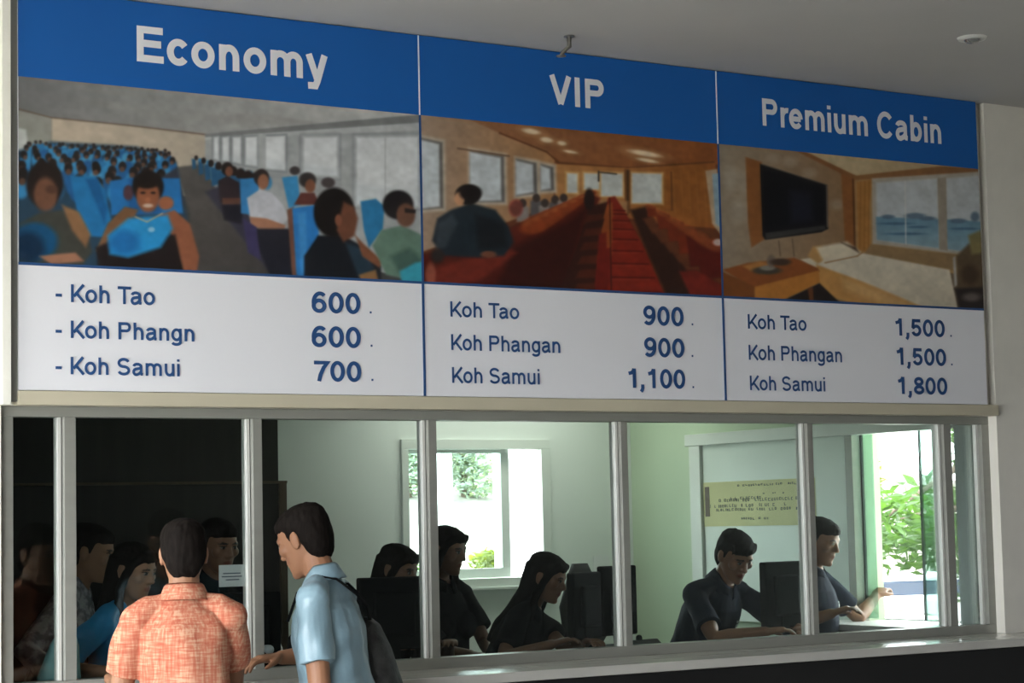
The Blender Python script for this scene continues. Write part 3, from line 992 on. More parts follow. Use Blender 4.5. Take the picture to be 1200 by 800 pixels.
    # man in the dark jacket
    c.poly([(506, 282), (512, 256), (528, 246), (552, 238), (580, 246), (596, 266), (602, 284), (590, 300), (560, 302), (520, 300)], (34, 44, 52), 4)
    c.poly([(512, 262), (530, 250), (536, 262), (522, 290), (510, 292)], (64, 72, 80), 5, .8)
    c.poly([(556, 250), (590, 262), (594, 290), (560, 292)], (24, 26, 30), 6, .8)
    c.ell(548, 228, 15, 12, (30, 24, 22), .2)
    c.ell(538, 233, 6, 8, (196, 146, 110), .4)
    c.ell(551, 226, 13, 9, (28, 22, 22), .4)
    c.ell(572, 298, 9, 4, (120, 74, 54), .6)
    c.ell(512, 300, 8, 8, (42, 38, 36), .6)
    red = c.c[..., 0] > 2.1 * c.c[..., 1]
    c.c[..., 0] = np.where(red, c.c[..., 0] * .82, c.c[..., 0])
    c.blotch(4, 0.12, 5)
    c.blotch(5, 0.12, 13)


def paint_cabin(c):
    c.poly([(830, 150), (1170, 180), (1170, 380), (830, 360)], (120, 100, 80))
    c.poly([(830, 160), (935, 176), (1000, 207), (1002, 296), (950, 312), (830, 330)], (160, 146, 128), 2, 1, (150, 116, 82), 'x')
    for k in range(5):
        c.ell(856 + k * 9, 210 + (k * 37) % 70, 9, 14, (184, 174, 158), 1.0, .5)
    for x, y in ((905, 186), (925, 190), (948, 203), (980, 240)):
        c.ell(x, y, 8, 6, (184, 166, 144), 1, .6)
    c.poly([(926, 174), (1170, 196), (1170, 200), (1000, 208)], (206, 186, 150), 1.5, 1, (186, 160, 120), 'x')
    c.poly([(926, 174), (938, 175), (1003, 206), (1000, 211)], (142, 94, 56), 1.5)
    c.poly([(1000, 206), (1100, 195), (1170, 198), (1170, 203), (1000, 212)], (150, 104, 64), 1.5)
    c.poly([(1000, 211), (1170, 202), (1170, 330), (1003, 300)], (178, 140, 92), 2)
    c.poly([(985, 203), (1001, 210), (1002, 296), (990, 292)], (152, 96, 52), 2)
    c.line([(999, 210), (1001, 292)], 1.6, (96, 60, 36))
    c.poly([(1003, 213), (1023, 210), (1018, 240), (1020, 295), (1005, 294)], (184, 128, 66), 2)
    for x in (1008, 1013, 1018):
        c.line([(x, 213), (x - 1, 292)], 1.0, (146, 96, 46), .7)
    c.poly([(1021, 209), (1150, 201), (1156, 302), (1022, 286)], (188, 178, 162), 2)
    c.poly([(1026, 214), (1098, 209), (1100, 291), (1027, 281)], (206, 211, 214), 3)
    c.poly([(1108, 209), (1152, 205), (1156, 298), (1109, 292)], (204, 209, 212), 3)
    for pts in ([(1026, 254), (1099, 257), (1100, 291), (1027, 281)], [(1108, 257), (1154, 260), (1156, 298), (1109, 292)]):
        c.poly(pts, (112, 152, 176), 2, 1, (150, 178, 190))
    for x, y, rx, ry in ((1040, 254, 8, 2.5), (1072, 253, 12, 3.5), (1086, 256, 10, 2.5), (1122, 259, 10, 3), (1142, 254, 5, 6)):
        c.ell(x, y, rx, ry, (96, 118, 138), .6, .9)
    for x, y, rx in ((1050, 262, 20), (1075, 266, 12), (1130, 268, 16), (1060, 274, 22)):
        c.ell(x, y, rx, 1.6, (74, 112, 140), .8, .8)
    c.line([(1060, 212), (1061, 286)], 1.2, (226, 224, 220))
    c.poly([(1098, 209), (1108, 208), (1110, 294), (1100, 292)], (168, 156, 140), 1.2)
    c.poly([(1020, 286), (1156, 303), (1156, 324), (1012, 298)], (158, 128, 90), 2)
    # television
    c.poly([(873, 184), (892, 190), (896, 280), (880, 290), (876, 262)], (150, 94, 50), 2)
    c.poly([(890, 192), (969, 217), (970, 268), (962, 272), (896, 281), (893, 276)], (24, 23, 26), 1.4)
    c.poly([(894, 199), (964, 220), (965, 262), (897, 272)], (15, 15, 20), 2)
    c.poly([(924, 222), (950, 226), (952, 258), (926, 262)], (34, 36, 52), 8, .8)
    c.poly([(896, 273), (966, 264), (967, 269), (897, 280)], (64, 62, 62), 1.4)
    c.line([(892, 193), (968, 217)], 1.2, (72, 66, 62))
    c.line([(968, 218), (969, 266)], 1.4, (120, 110, 100))
    c.line([(912, 282), (914, 300)], 1, (90, 70, 54))
    c.line([(928, 280), (930, 300)], 1, (90, 70, 54))
    # bed, pillow
    c.poly([(938, 304), (960, 300), (1000, 296), (1012, 297), (1112, 316), (1122, 362), (1080, 362), (965, 320)], (222, 211, 190), 2, 1, (206, 194, 172))
    c.poly([(956, 310), (1010, 330), (1086, 362), (1010, 358), (962, 346)], (196, 144, 82), 3)
    c.poly([(985, 325), (1030, 340), (1080, 362), (1050, 362), (990, 340)], (212, 172, 118), 8, .7)
    c.poly([(946, 300), (952, 289), (962, 288), (966, 304), (958, 309)], (196, 150, 92), 3)
    c.poly([(956, 290), (992, 283), (1008, 295), (1004, 300), (966, 308), (962, 302)], (224, 211, 186), 4)
    c.line([(966, 308), (1004, 300), (1010, 296)], 1.4, (160, 120, 80))
    c.poly([(985, 284), (1002, 290), (1006, 296), (996, 290)], (70, 48, 36), 3)
    # desk
    c.poly([(846, 316), (876, 308), (930, 302), (958, 314), (960, 318), (884, 338)], (146, 82, 42), 2)
    c.poly([(870, 312), (890, 306), (906, 310), (880, 318)], (186, 126, 66), 3)
    c.poly([(846, 318), (884, 336), (884, 352), (846, 350)], (128, 74, 36), 2)
    c.poly([(884, 336), (959, 317), (960, 331), (916, 352), (884, 352)], (190, 124, 56), 1.6)
    c.poly([(916, 353), (960, 332), (985, 356), (950, 358)], (38, 30, 28), 2)
    c.poly([(946, 338), (952, 336), (953, 352), (948, 354)], (104, 60, 34), 1.6)
    c.ell(898, 317, 17, 4.5, (74, 68, 60), .5)
    c.ell(899, 314, 9, 3, (140, 136, 126), .5)
    c.ell(903, 306, 5, 7, (120, 104, 92), .5)
    c.ell(914, 307, 12, 4, (70, 52, 42), .6)
    # luggage and chair at the right
    c.poly([(1120, 300), (1134, 286), (1158, 288), (1158, 365), (1122, 362)], (102, 84, 62), 4)
    c.poly([(1134, 276), (1148, 270), (1156, 280), (1154, 296), (1138, 298)], (140, 128, 84), 4)
    c.poly([(1116, 302), (1119, 300), (1121, 334), (1118, 336)], (180, 176, 170), 2)
    c.poly([(1118, 338), (1158, 336), (1158, 366), (1124, 364)], (44, 36, 34), 4)
    c.ell(1138, 348, 10, 5, (120, 110, 104), .9, .8)
    c.ell(1136, 322, 10, 12, (74, 56, 42), .6)
    c.blotch(7, 0.08, 5)
    c.blotch(8, 0.10, 14)


# ------------------------------------------------------------------ the fare sign: three boards side by side
zs_top = ZC - 0.004
X0, X1, X2, X3 = XS0, at(494.5, 300, YS - .012).x, at(845, 300, YS - .012).x, at(1152, 340, YS - .012).x
z_hdr, z_ph = at(492, 134.8, YS - .012).z, at(497, 332, YS - .012).z
print('sign', X0, X1, X2, X3, zs_top, z_hdr, z_ph, at(490, 44.4, YS).z)
boards = [
    ('Economy', X0, X1, paint_economy, 470, 'wide fare board headed Economy, with blue seats in its photograph'),
    ('VIP', X1, X2, paint_vip, 390, 'fare board headed VIP, with rows of red seats in its photograph'),
    ('Premium Cabin', X2, X3, paint_cabin, 380, 'fare board headed Premium Cabin, showing a bed and television'),
]
roots = []
yf = YS - 0.012
for head, a, b, painter, nx, lab in boards:
    r0 = empty('fare_board', (a, YS, ZT1))
    tag(r0, lab, 'sign', 'fare boards over the ticket windows')
    roots.append(r0)
    boxobj('backing_panel', M['sign_white'], (a, b - 0.001, yf, -0.0505, ZT1 + 0.002, zs_top), r0)
    boxobj('header_band', M['sign_blue'], (a, b - 0.001, yf - 0.002, yf, z_hdr, zs_top), r0)
    cv = Canvas(a + 0.001, b - 0.001, z_ph + 0.006, z_hdr, nx, 230)
    painter(cv)
    cv.build('photo_print', r0, yf - 0.0015)
    boxobj('border_line', M['sign_text_blue'], (a, b - 0.001, yf - 0.0022, yf, z_ph - 0.002, z_ph + 0.008), r0)
    if head != 'Economy':
        boxobj('divider_line', M['sign_text_blue'], (a - 0.004, a + 0.006, yf - 0.0026, yf, ZT1 + 0.002, z_hdr), r0)
        boxobj('header_joint', M['sign_text_white'], (a - 0.003, a + 0.003, yf - 0.0030, yf, z_hdr, zs_top), r0)
WT, BT = M['sign_text_white'], M['sign_text_blue']
e0, v0, p0 = roots
YT = yf - 0.0035
lettering('heading_lettering', 'Economy', 155.5, 383, (157, 29.5), (157, 71.5), 0.20, WT, e0, y=YT)
lettering('heading_lettering', 'VIP', 643, 706.5, (676, 91), (676, 125.5), 0.20, WT, v0, y=YT)
lettering('heading_lettering', 'Premium Cabin', 890, 1100.5, (892, 115), (892, 147), 0.19, WT, p0, y=YT)
for txt, x0, x1, (xa, zt), (xb, zb) in (('- Koh Tao', 63, 181, (83, 333), (83, 354)), ('- Koh Phangn', 63, 227, (83, 375.5), (83, 396)),
                                        ('- Koh Samui', 63, 210, (83, 418), (83, 438.5))):
    lettering('destination_lettering', txt, x0, x1, (xa, zt), (xb, zb), 0.165, BT, e0, y=YT)
for txt, x0, x1, zt, zb in (('Koh Tao', 527, 607.5, (529, 353), (529, 371)), ('Koh Phangan', 528, 655.5, (529.5, 391.5), (529.5, 410)),
                            ('Koh Samui', 529, 631.5, (530.5, 430), (530.5, 448.5))):
    lettering('destination_lettering', txt, x0, x1, zt, zb, 0.155, BT, v0, y=YT)
for txt, x0, x1, zt, zb in (('Koh Tao', 875.5, 944, (877, 368), (877, 385)), ('Koh Phangan', 876.5, 985.5, (878, 404), (878, 421.5)),
                            ('Koh Samui', 878, 966, (879, 440), (879, 457))):
    lettering('destination_lettering', txt, x0, x1, zt, zb, 0.155, BT, p0, y=YT)
for txt, x0, x1, zt, zb, par in (
        ('600', 364.5, 421.5, (392, 342.5), (392, 367), e0), ('600', 364.5, 422, (392, 382.5), (392, 407), e0), ('700', 365, 422.5, (392, 423), (392, 447), e0),
        ('900', 753, 800, (776, 359), (776, 381.5), v0), ('900', 754, 801, (777, 396), (777, 418.5), v0), ('1,100', 734, 802, (777, 432.5), (777, 455), v0),
        ('1,500', 1047, 1106, (1076, 374), (1076, 394), p0), ('1,500', 1048.5, 1107.5, (1078, 408), (1078, 428), p0), ('1,800', 1050, 1109, (1080, 442), (1080, 462), p0)):
    lettering('price_lettering', txt, x0, x1, zt, zb, 0.185, BT, par, y=YT)
for par, pts in ((e0, ((434, 366), (435, 405), (436, 445))), (v0, ((811, 380), (811, 417), (812, 453.5))), (p0, ((1114, 393.5), (1115, 427)))):
    for px, py in pts:
        p = at(px, py, yf)
        boxobj('full_stop', BT, (p.x - 0.004, p.x + 0.004, YT, YT + 0.001, p.z - 0.004, p.z + 0.004), par)

# ------------------------------------------------------------------ ceiling fittings
p = atz(667, 42, ZC)
t = empty('fire_sprinkler', p)
tag(t, 'small fire sprinkler hanging from the ceiling above the middle fare board', 'sprinkler')
q = MB()
q.tube([((p.x, p.y, ZC), .022), ((p.x, p.y, ZC - .006), .022)], caps=False)
q.build('ceiling_plate', M['brass'], t)
q = MB()
q.tube([((p.x, p.y, ZC), .009), ((p.x, p.y, ZC - .045), .009), ((p.x - .012, p.y + .008, ZC - .055), .008), ((p.x - .03, p.y + .012, ZC - .075), .008)])
q.build('pipe', M['brass'], t, smooth=True)
q = MB()
q.loft([((p.x - .034, p.y + .012, ZC - .082), (.020, 0, 0), (0, .020, 0)), ((p.x - .034, p.y + .012, ZC - .086), (.020, 0, 0), (0, .020, 0))])
q.build('deflector', M['brass'], t)
p = atz(1139, 44, ZC)
t = empty('ceiling_downlight', p)
tag(t, 'small round recessed downlight, switched off, in the ceiling near the right', 'light')
q = MB()
n = 24
for k in range(n):
    a0, a1 = 2 * math.pi * k / n, 2 * math.pi * (k + 1) / n
    vs = []
    for a in (a0, a1):
        for r_, z in ((.062, 0), (.055, -.010), (.040, -.012), (.036, -.002)):
            vs.append((p.x + r_ * math.cos(a), p.y + r_ * math.sin(a), ZC + z))
    q.add(vs, [(0, 4, 5, 1), (1, 5, 6, 2), (2, 6, 7, 3)])
q.build('trim_ring', M['alu_light'], t, smooth=True)
q = MB()
q.ball((p.x, p.y, ZC - .004), .036, .036, .022)
q.build('lamp', M['chrome'], t, smooth=True)


# ------------------------------------------------------------------ people
def smooth_mesh(mb, voxel, iters=3, fac=0.5):
    """grow one continuous surface over the overlapping shapes"""
    me = bpy.data.meshes.new('tmp')
    me.from_pydata(mb.v, [], mb.f)
    bm = bmesh.new()
    bm.from_mesh(me)
    bmesh.ops.recalc_face_normals(bm, faces=bm.faces)
    bm.to_mesh(me)
    bm.free()
    o = bpy.data.objects.new('tmp', me)
    COL.objects.link(o)
    r = o.modifiers.new('r', 'REMESH')
    r.mode = 'VOXEL'
    r.voxel_size = voxel
    r.use_smooth_shade = True
    if iters:
        k = o.modifiers.new('s', 'SMOOTH')
        k.factor = fac
        k.iterations = iters
    dg = bpy.context.evaluated_depsgraph_get()
    out = bpy.data.meshes.new_from_object(o.evaluated_get(dg))
    bpy.data.objects.remove(o)
    bpy.data.meshes.remove(me)
    n = len(out.polygons)
    out.polygons.foreach_set('use_smooth', np.ones(n, bool))
    return out


def link_mesh(name, me, m, parent, origin):
    me.name = name
    me.materials.clear()
    me.materials.append(m)
    o = bpy.data.objects.new(name, me)
    COL.objects.link(o)
    if parent is None:
        me.transform(Matrix.Translation(-Vector(origin)))
        o.location = origin
    else:
        me.transform(Matrix.Translation(-Vector(origin)))
        o.parent = parent
    return o


def hand(mb, wrist, d, nrm, side, curl=0.5, s=1.0, spread=1.0):
    """palm, four fingers and thumb; nrm = the way the palm faces, side +1 = thumb along d x nrm"""
    d = d.normalized()
    nrm = (nrm - d * nrm.dot(d)).normalized()
    a = d.cross(nrm) * side            # towards the thumb
    L = 0.085 * s
    mb.loft([(wrist - d * .015 * s, a * .026 * s, nrm * .019 * s), (wrist + d * .012 * s, a * .029 * s, nrm * .018 * s),
             (wrist + d * L * .55, a * .041 * s, nrm * .017 * s), (wrist + d * L, a * .042 * s, nrm * .014 * s), (wrist + d * (L + .008 * s), a * .036 * s, nrm * .010 * s)], 16, 0.8)
    for k, (off, ln) in enumerate(((.031, .070), (.0105, .078), (-.0105, .073), (-.031, .058))):
        p = wrist + d * L + a * off * s
        dirv = (d + a * off * 2.2 * spread)
        dirv.normalize()
        pts = [(p - dirv * .012 * s, .0095 * s)]
        ang = 0
        for j, fr in enumerate((.45, .30, .25)):
            ang += curl * (0.55, 0.9, 0.7)[j]
            v = dirv * math.cos(ang) + nrm * math.sin(ang)
            p = p + v * ln * fr * s
            pts.append((p, (.0088, .0080, .0068)[j] * s))
        mb.tube(pts, 10)
    p = wrist + d * .028 * s + a * .030 * s
    v1 = (d * .65 + a * .70 + nrm * .35).normalized()
    v2 = (d * .92 + a * .25 + nrm * .40).normalized()
    mb.tube([(p - v1 * .015 * s, .014 * s), (p + v1 * .028 * s, .0115 * s), (p + v1 * .028 * s + v2 * .026 * s, .0095 * s), (p + v1 * .028 * s + v2 * .046 * s, .0075 * s)], 10)


def ik(sh, target, l1, l2, pole):
    d = target - sh
    L = min(d.length, (l1 + l2) * 0.995)
    d.normalize()
    w = sh + d * L
    x = (l1 * l1 - l2 * l2 + L * L) / (2 * L)
    hgt = math.sqrt(max(0, l1 * l1 - x * x))
    pv = pole - d * pole.dot(d)
    pv.normalize()
    return sh + d * x + pv * hgt, w


def person(label, x, y, heading, H=1.68, lean=0.0, side=0.0, seat=None, female=False, head_yaw=0.0, head_pitch=0.0, head_roll=0.0,
           hands=((0, 0, 0), (0, 0, 0)), poles=None, curl=0.5, shirt='navy', trousers='trouser', hair='short', tone=(0.30, 0.15, 0.085),
           voxel=0.0055, sleeve=0.72, collar=True, wrinkle=0.002, bulk=1.0, palm=None, hem=-0.10, slump=0.0):
    s = H / 1.70
    a = math.radians(heading)
    Z = Vector((0, 0, 1))
    F0 = Vector((math.cos(a), math.sin(a), 0))
    R0 = F0.cross(Z)
    hipz = (seat + 0.095) if seat else 0.885 * s
    hip = Vector((x, y, hipz))
    l, sd = math.radians(lean), math.radians(side)
    U = (Z * math.cos(l) + F0 * math.sin(l)) * math.cos(sd) + R0 * math.sin(sd)
    U.normalize()
    Fw = (F0 - U * F0.dot(U)).normalized()
    Rt = Fw.cross(U)

    def T(h, sx=0.0, fw=0.0):
        k = max(0.0, h / (0.55))
        return hip + U * h * s + Rt * sx * s + Fw * (fw + slump * k * k) * s
    wm = (0.93 if female else 1.0) * bulk
    tors = [(-.10, .145, .100, -.01), (-.03, .165, .113, -.012), (.05, .158, .108, -.006), (.13, .138, .096, .004), (.21, .140, .100, .006), (.30, .152, .110, .004),
            (.38, .160, .112, -.002), (.45, .158, .100, -.008), (.50, .128, .080, -.012), (.535, .085, .064, -.014), (.565, .055, .056, -.010)]
    body = MB()
    body.loft([(T(h, 0, fo), Rt * w * wm * s, Fw * d * wm * s) for h, w, d, fo in tors], 24)
    shw = (.160 if female else .176) * bulk
    sh = [T(.490, sg * shw, -.012) for sg in (-1, 1)]
    for k, sg in enumerate((-1, 1)):
        body.ball(sh[k], .047 * s)
        body.tube([(T(.545, sg * .03, -.012), .036 * s), (T(.522, sg * .11, -.016), .034 * s), (sh[k], .040 * s)])
        if female:
            body.ball(T(.345, sg * .07, .085), .062 * s, .055 * s, .06 * s, (Rt, Fw, U))
    # head
    hy = math.radians(head_yaw)
    hp = math.radians(head_pitch)
    hf = F0 * math.cos(hy) + R0 * math.sin(hy)
    hr = hf.cross(Z)
    hu = Z * math.cos(hp) + hf * math.sin(hp)
    hf = (hf - hu * hf.dot(hu)).normalized()
    if head_roll:
        ro = math.radians(head_roll)
        hu = (hu * math.cos(ro) + hr * math.sin(ro)).normalized()
        hr = hf.cross(hu)
    nb = T(.55, 0, -.012)
    hc = nb + U * .055 * s + hu * .105 * s + hf * .022 * s
    hs = s * (0.97 if female else 1.0)

    def Hd(px, py, pz):
        return hc + (hr * px + hf * py + hu * pz) * hs
    secs = [(-.113, .052, .018, .018), (-.101, .043, .042, .036), (-.082, .028, .060, .048), (-.055, .012, .079, .058), (-.025, .0, .091, .066), (.010, -.004, .096, .071),
            (.045, -.006, .097, .074), (.075, -.008, .091, .070), (.097, -.010, .072, .056), (.110, -.012, .042, .033), (.115, -.012, .012, .010)]
    body.loft([(Hd(0, yc, z), hr * w * hs, hf * d * hs) for z, yc, d, w in secs], 28)
    body.tube([(nb - U * .05 * s, .062 * s * (.88 if female else 1)), (nb + U * .02 * s, .054 * s * (.86 if female else 1)), (Hd(0, -.018, -.06), .052 * s * (.88 if female else 1)), (Hd(0, -.02, -.02), .05 * s)])
    body.tube([(Hd(0, .088, .016), .0075 * hs), (Hd(0, .098, -.005), .0095 * hs), (Hd(0, .106, -.022), .0115 * hs)])
    for sg in (-1, 1):
        body.ball(Hd(sg * .012, .095, -.026), .0085 * hs)
        body.ball(Hd(sg * .044, .060, -.012), .024 * hs)
        body.tube([(Hd(sg * .012, .086, .026), .009 * hs), (Hd(sg * .032, .082, .030), .010 * hs), (Hd(sg * .050, .066, .024), .010 * hs)])
        body.ball(Hd(sg * .030, .079, .009), .0125 * hs)
        body.ball(Hd(sg * .0745, -.010, -.004), .0075 * hs, .019 * hs, .031 * hs, (hr, hf, hu))
        body.ball(Hd(sg * .078, -.016, .004), .0065 * hs, .014 * hs, .024 * hs, (hr, hf, hu))
    body.tube([(Hd(-.021, .083, -.052), .0055 * hs), (Hd(0, .093, -.050), .0075 * hs), (Hd(.021, .083, -.052), .0055 * hs)])
    body.tube([(Hd(-.017, .082, -.061), .0055 * hs), (Hd(0, .090, -.063), .008 * hs), (Hd(.017, .082, -.061), .0055 * hs)])
    body.ball(Hd(0, .075, -.095), .018 * hs)
    # arms
    ua, fa = .285 * s, .245 * s
    arms = []
    for k, sg in enumerate((-1, 1)):
        pole = Vector(poles[k]) if poles else (-F0 * .5 + R0 * sg * .7 - Z * .6)
        e, w = ik(sh[k], Vector(hands[k]), ua, fa, pole)
        arms.append((sh[k], e, w))
        th = .9 if female else 1.0
        body.tube([(sh[k], .045 * s * th), (sh[k].lerp(e, .35), .045 * s * th), (sh[k].lerp(e, .8), .040 * s * th), (e, .039 * s * th), (e.lerp(w, .3), .040 * s * th),
                   (e.lerp(w, .75), .031 * s * th), (w, .026 * s * th)])
        nrm = Vector(palm[k]) if palm else Vector((0, 0, -1))
        d = (w - e).normalized()
        if abs(d.dot(nrm)) > .9:
            nrm = -R0 * sg
        hand(body, w, d, nrm, -1 if sg < 0 else 1, curl, s * (.92 if female else 1.0))
    # legs
    legs = []
    for sg in (-1, 1):
        hj = hip + R0 * sg * .092 * s - Z * .02
        if seat:
            kn = hip + F0 * .43 * s + R0 * sg * .11 * s - Z * .01
            an = Vector((kn.x, kn.y, 0.0)) - F0 * .06 + Z * max(.075, seat - .44)
        else:
            kn = hip + F0 * .015 + R0 * sg * .105 * s
            kn.z = .49 * s
            an = hip + R0 * sg * .115 * s - F0 * .02
            an.z = .085 * s
        legs.append((hj, kn, an))
        body.tube([(hj, .088 * s), (hj.lerp(kn, .5), .073 * s), (kn, .056 * s), (kn.lerp(an, .3), .056 * s), (kn.lerp(an, .8), .038 * s), (an, .036 * s)])
        body.tube([(an - F0 * .03 - Z * .035 * s, .036 * s), (an + F0 * .08 * s - Z * .048 * s, .034 * s), (an + F0 * .16 * s - Z * .056 * s, .026 * s)])
    origin = Vector((x, y, 0))
    me = smooth_mesh(body, voxel, 3)
    root = link_mesh('person', me, M['skin'], None, origin)
    tag(root, label, 'person')
    n = len(me.vertices)
    co = np.empty(n * 3, np.float32)
    me.vertices.foreach_get('co', co)
    rel = (co.reshape(-1, 3) - np.array(hc - origin)) / hs
    lx, ly, lz = rel @ np.array(hr), rel @ np.array(hf), rel @ np.array(hu)
    c = np.tile(np.array(tone, np.float32), (n, 1))
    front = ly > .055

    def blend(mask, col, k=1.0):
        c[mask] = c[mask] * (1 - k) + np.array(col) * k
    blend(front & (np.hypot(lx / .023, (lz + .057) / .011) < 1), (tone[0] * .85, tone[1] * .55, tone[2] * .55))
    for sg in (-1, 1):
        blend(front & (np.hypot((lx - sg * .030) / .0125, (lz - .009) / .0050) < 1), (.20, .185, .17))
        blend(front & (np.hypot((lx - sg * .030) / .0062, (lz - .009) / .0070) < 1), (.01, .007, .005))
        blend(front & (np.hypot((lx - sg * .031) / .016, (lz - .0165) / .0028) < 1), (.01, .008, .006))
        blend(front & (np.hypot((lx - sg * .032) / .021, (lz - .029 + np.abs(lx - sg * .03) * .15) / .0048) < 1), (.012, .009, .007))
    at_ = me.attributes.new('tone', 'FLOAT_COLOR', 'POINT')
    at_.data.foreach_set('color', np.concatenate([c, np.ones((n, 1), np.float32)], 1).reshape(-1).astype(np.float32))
    # hair
    hb = MB()
    hsec = [(-.086, -.052, .020, .034), (-.068, -.052, .036, .050), (-.040, -.050, .050, .064), (-.010, -.045, .062, .0745), (.020, -.034, .076, .0785), (.042, -.020, .092, .0805),
            (.060, -.008, .103, .080), (.085, -.008, .099, .074), (.105, -.010, .080, .060), (.119, -.012, .050, .038), (.126, -.012, .015, .012)]
    hb.loft([(Hd(0, yc, z), hr * w * hs, hf * d * hs) for z, yc, d, w in hsec], 28)
    for sg in (-1, 1):
        hb.tube([(Hd(sg * .068, .012, .03), .010 * hs), (Hd(sg * .068, .008, .005), .007 * hs)])
    if hair == 'fringe':
        for k in range(9):
            u = -.062 + .0155 * k
            hb.tube([(Hd(u, .068 - abs(u) * .35, .084), .014 * hs), (Hd(u * 1.04, .086 - abs(u) * .42, .066), .008 * hs), (Hd(u * 1.06 + .006, .090 - abs(u) * .46, .047), .0045 * hs)], 8)
    if hair == 'long':
        hb.loft([(Hd(0, -.045, .05), hr * .082 * hs, hf * .075 * hs), (Hd(0, -.055, -.02), hr * .088 * hs, hf * .066 * hs), (Hd(0, -.062, -.09), hr * .090 * hs, hf * .054 * hs),
                 (T(.50, 0, -.075), Rt * .088 * s, Fw * .044 * s), (T(.40, 0, -.112), Rt * .075 * s, Fw * .030 * s), (T(.31, 0, -.118), Rt * .05 * s, Fw * .018 * s)], 20)
        for sg in (-1, 1):
            hb.tube([(Hd(sg * .050, .066, .078), .020 * hs), (Hd(sg * .072, .040, .040), .018 * hs), (Hd(sg * .080, .020, -.01), .018 * hs), (Hd(sg * .082, .005, -.08), .020 * hs), (T(.49, sg * .085, .02), .022 * s), (T(.42, sg * .09, .05), .014 * s)])
    if hair == 'tied':
        hb.ball(Hd(0, -.105, -.01), .034 * hs)
        hb.tube([(Hd(0, -.105, -.01), .028 * hs), (Hd(0, -.125, -.07), .022 * hs), (Hd(0, -.115, -.16), .012 * hs)])
    hm = smooth_mesh(hb, .0055, 2)
    hv = np.empty(len(hm.vertices) * 3, np.float32)
    hm.vertices.foreach_get('co', hv)
    hv = hv.reshape(-1, 3)
    for i, v in enumerate(hm.vertices):
        q_ = Vector(hv[i])
        rel_ = q_ - hc
        w_ = noise.noise(Vector((rel_.dot(hr) * 70, rel_.dot(hf) * 70, rel_.dot(hu) * 26)))
        hv[i] += np.array(v.normal) * (w_ * .0032)
    hm.vertices.foreach_set('co', hv.reshape(-1))
    link_mesh('hair', hm, M['hair'], root, origin)
    # shirt
    sb = MB()
    g = .014
    prof = [(hem - .02, .172, .122, -.012), (-.03, .172, .122, -.012)] + [t_ for t_ in tors if t_[0] > 0]
    sec = []
    for h, w, d, fo in prof:
        gg = g if h < .5 else g * .6
        ease = .020 * math.exp(-((h - .14) / .10) ** 2)       # cloth hangs past the waist
        sec.append((T(h, 0, fo), Rt * (w * wm + gg + ease) * s, Fw * (d * wm + gg + ease * .8) * s))
    sb.loft(sec[:-1] + [(T(.557, 0, -.012), Rt * .060 * s, Fw * .060 * s)], 28)
    for k, sg in enumerate((-1, 1)):
        A0, E, W = arms[k]
        sb.ball(A0, .056 * s)
        sb.tube([(T(.545, sg * .045, -.012), .042 * s), (T(.528, sg * .11, -.016), .044 * s), (A0, .058 * s)])
        if female:
            sb.ball(T(.345, sg * .07, .085), .073 * s, .066 * s, .07 * s, (Rt, Fw, U))
        d = (E - A0).normalized()
        o1 = d.orthogonal().normalized()
        o2 = d.cross(o1)
        if sleeve <= 1:
            L = sleeve
            rr = [(0, .053), (L * .25, .057), (L * .6, .062), (L * .9, .065), (L, .066)]
            sb.loft([(A0.lerp(E, t_), o1 * r_ * s, o2 * r_ * s) for t_, r_ in rr], 20)
        else:
            sb.tube([(A0, .062 * s), (A0.lerp(E, .6), .056 * s), (E, .053 * s), (E.lerp(W, .5), .048 * s), (E.lerp(W, .93), .040 * s)], 18)
    sm = smooth_mesh(sb, voxel, 4)
    if wrinkle:
        vs = np.empty(len(sm.vertices) * 3, np.float32)
        sm.vertices.foreach_get('co', vs)
        vs = vs.reshape(-1, 3)
        for i, v in enumerate(sm.vertices):
            q_ = Vector(vs[i]) - hip
            e_ = Vector((q_.dot(Rt) * 13, q_.dot(Fw) * 13, q_.dot(U) * 5.5))
            w_ = noise.noise(e_ + Vector((x * 3, y, 0))) + .6 * noise.noise(Vector((e_.y * 1.4 + e_.z, e_.x * .6, e_.z * 2.6)))
            vs[i] += np.array(v.normal) * (wrinkle * (w_ * 3.2))
        sm.vertices.foreach_set('co', vs.reshape(-1))
    so = link_mesh('shirt', sm, M[shirt], root, origin)
    if collar:
        cb = MB()
        n = 40
        ring = []
        for i in range(n + 1):
            t_ = math.radians(-80) + math.radians(340) * i / n
            t_ = math.pi / 2 + math.radians(12) + (2 * math.pi - math.radians(24)) * i / n
            ct, st = math.cos(t_), math.sin(t_)
            lift = .022 - .020 * max(0, st)
            base = T(.552 + lift - .018 * max(0, st) , .066 * ct, -.010 + .064 * st)
            top = T(.588 + lift - .030 * max(0, st), .060 * ct, -.008 + .060 * st)
            fold = T(.530 + lift - .034 * max(0, st), .089 * ct, -.012 + .087 * st)
            ring.append((base, top, fold))
        vs, fs = [], []
        for b_, t_, f_ in ring:
            vs += [b_, t_, t_ + (f_ - b_) * .35, f_]
        for i in range(n):
            for j in range(3):
                fs.append((4 * i + j, 4 * i + j + 1, 4 * i + j + 5, 4 * i + j + 4))
        cb.add(vs, fs)
        co_ = cb.build('collar', M[shirt], None, smooth=True)
        co_.data.transform(Matrix.Translation(-origin))
        co_.parent = so
        k = co_.modifiers.new('thick', 'SOLIDIFY')
        k.thickness = .003
    # trousers and shoes
    tb = MB()
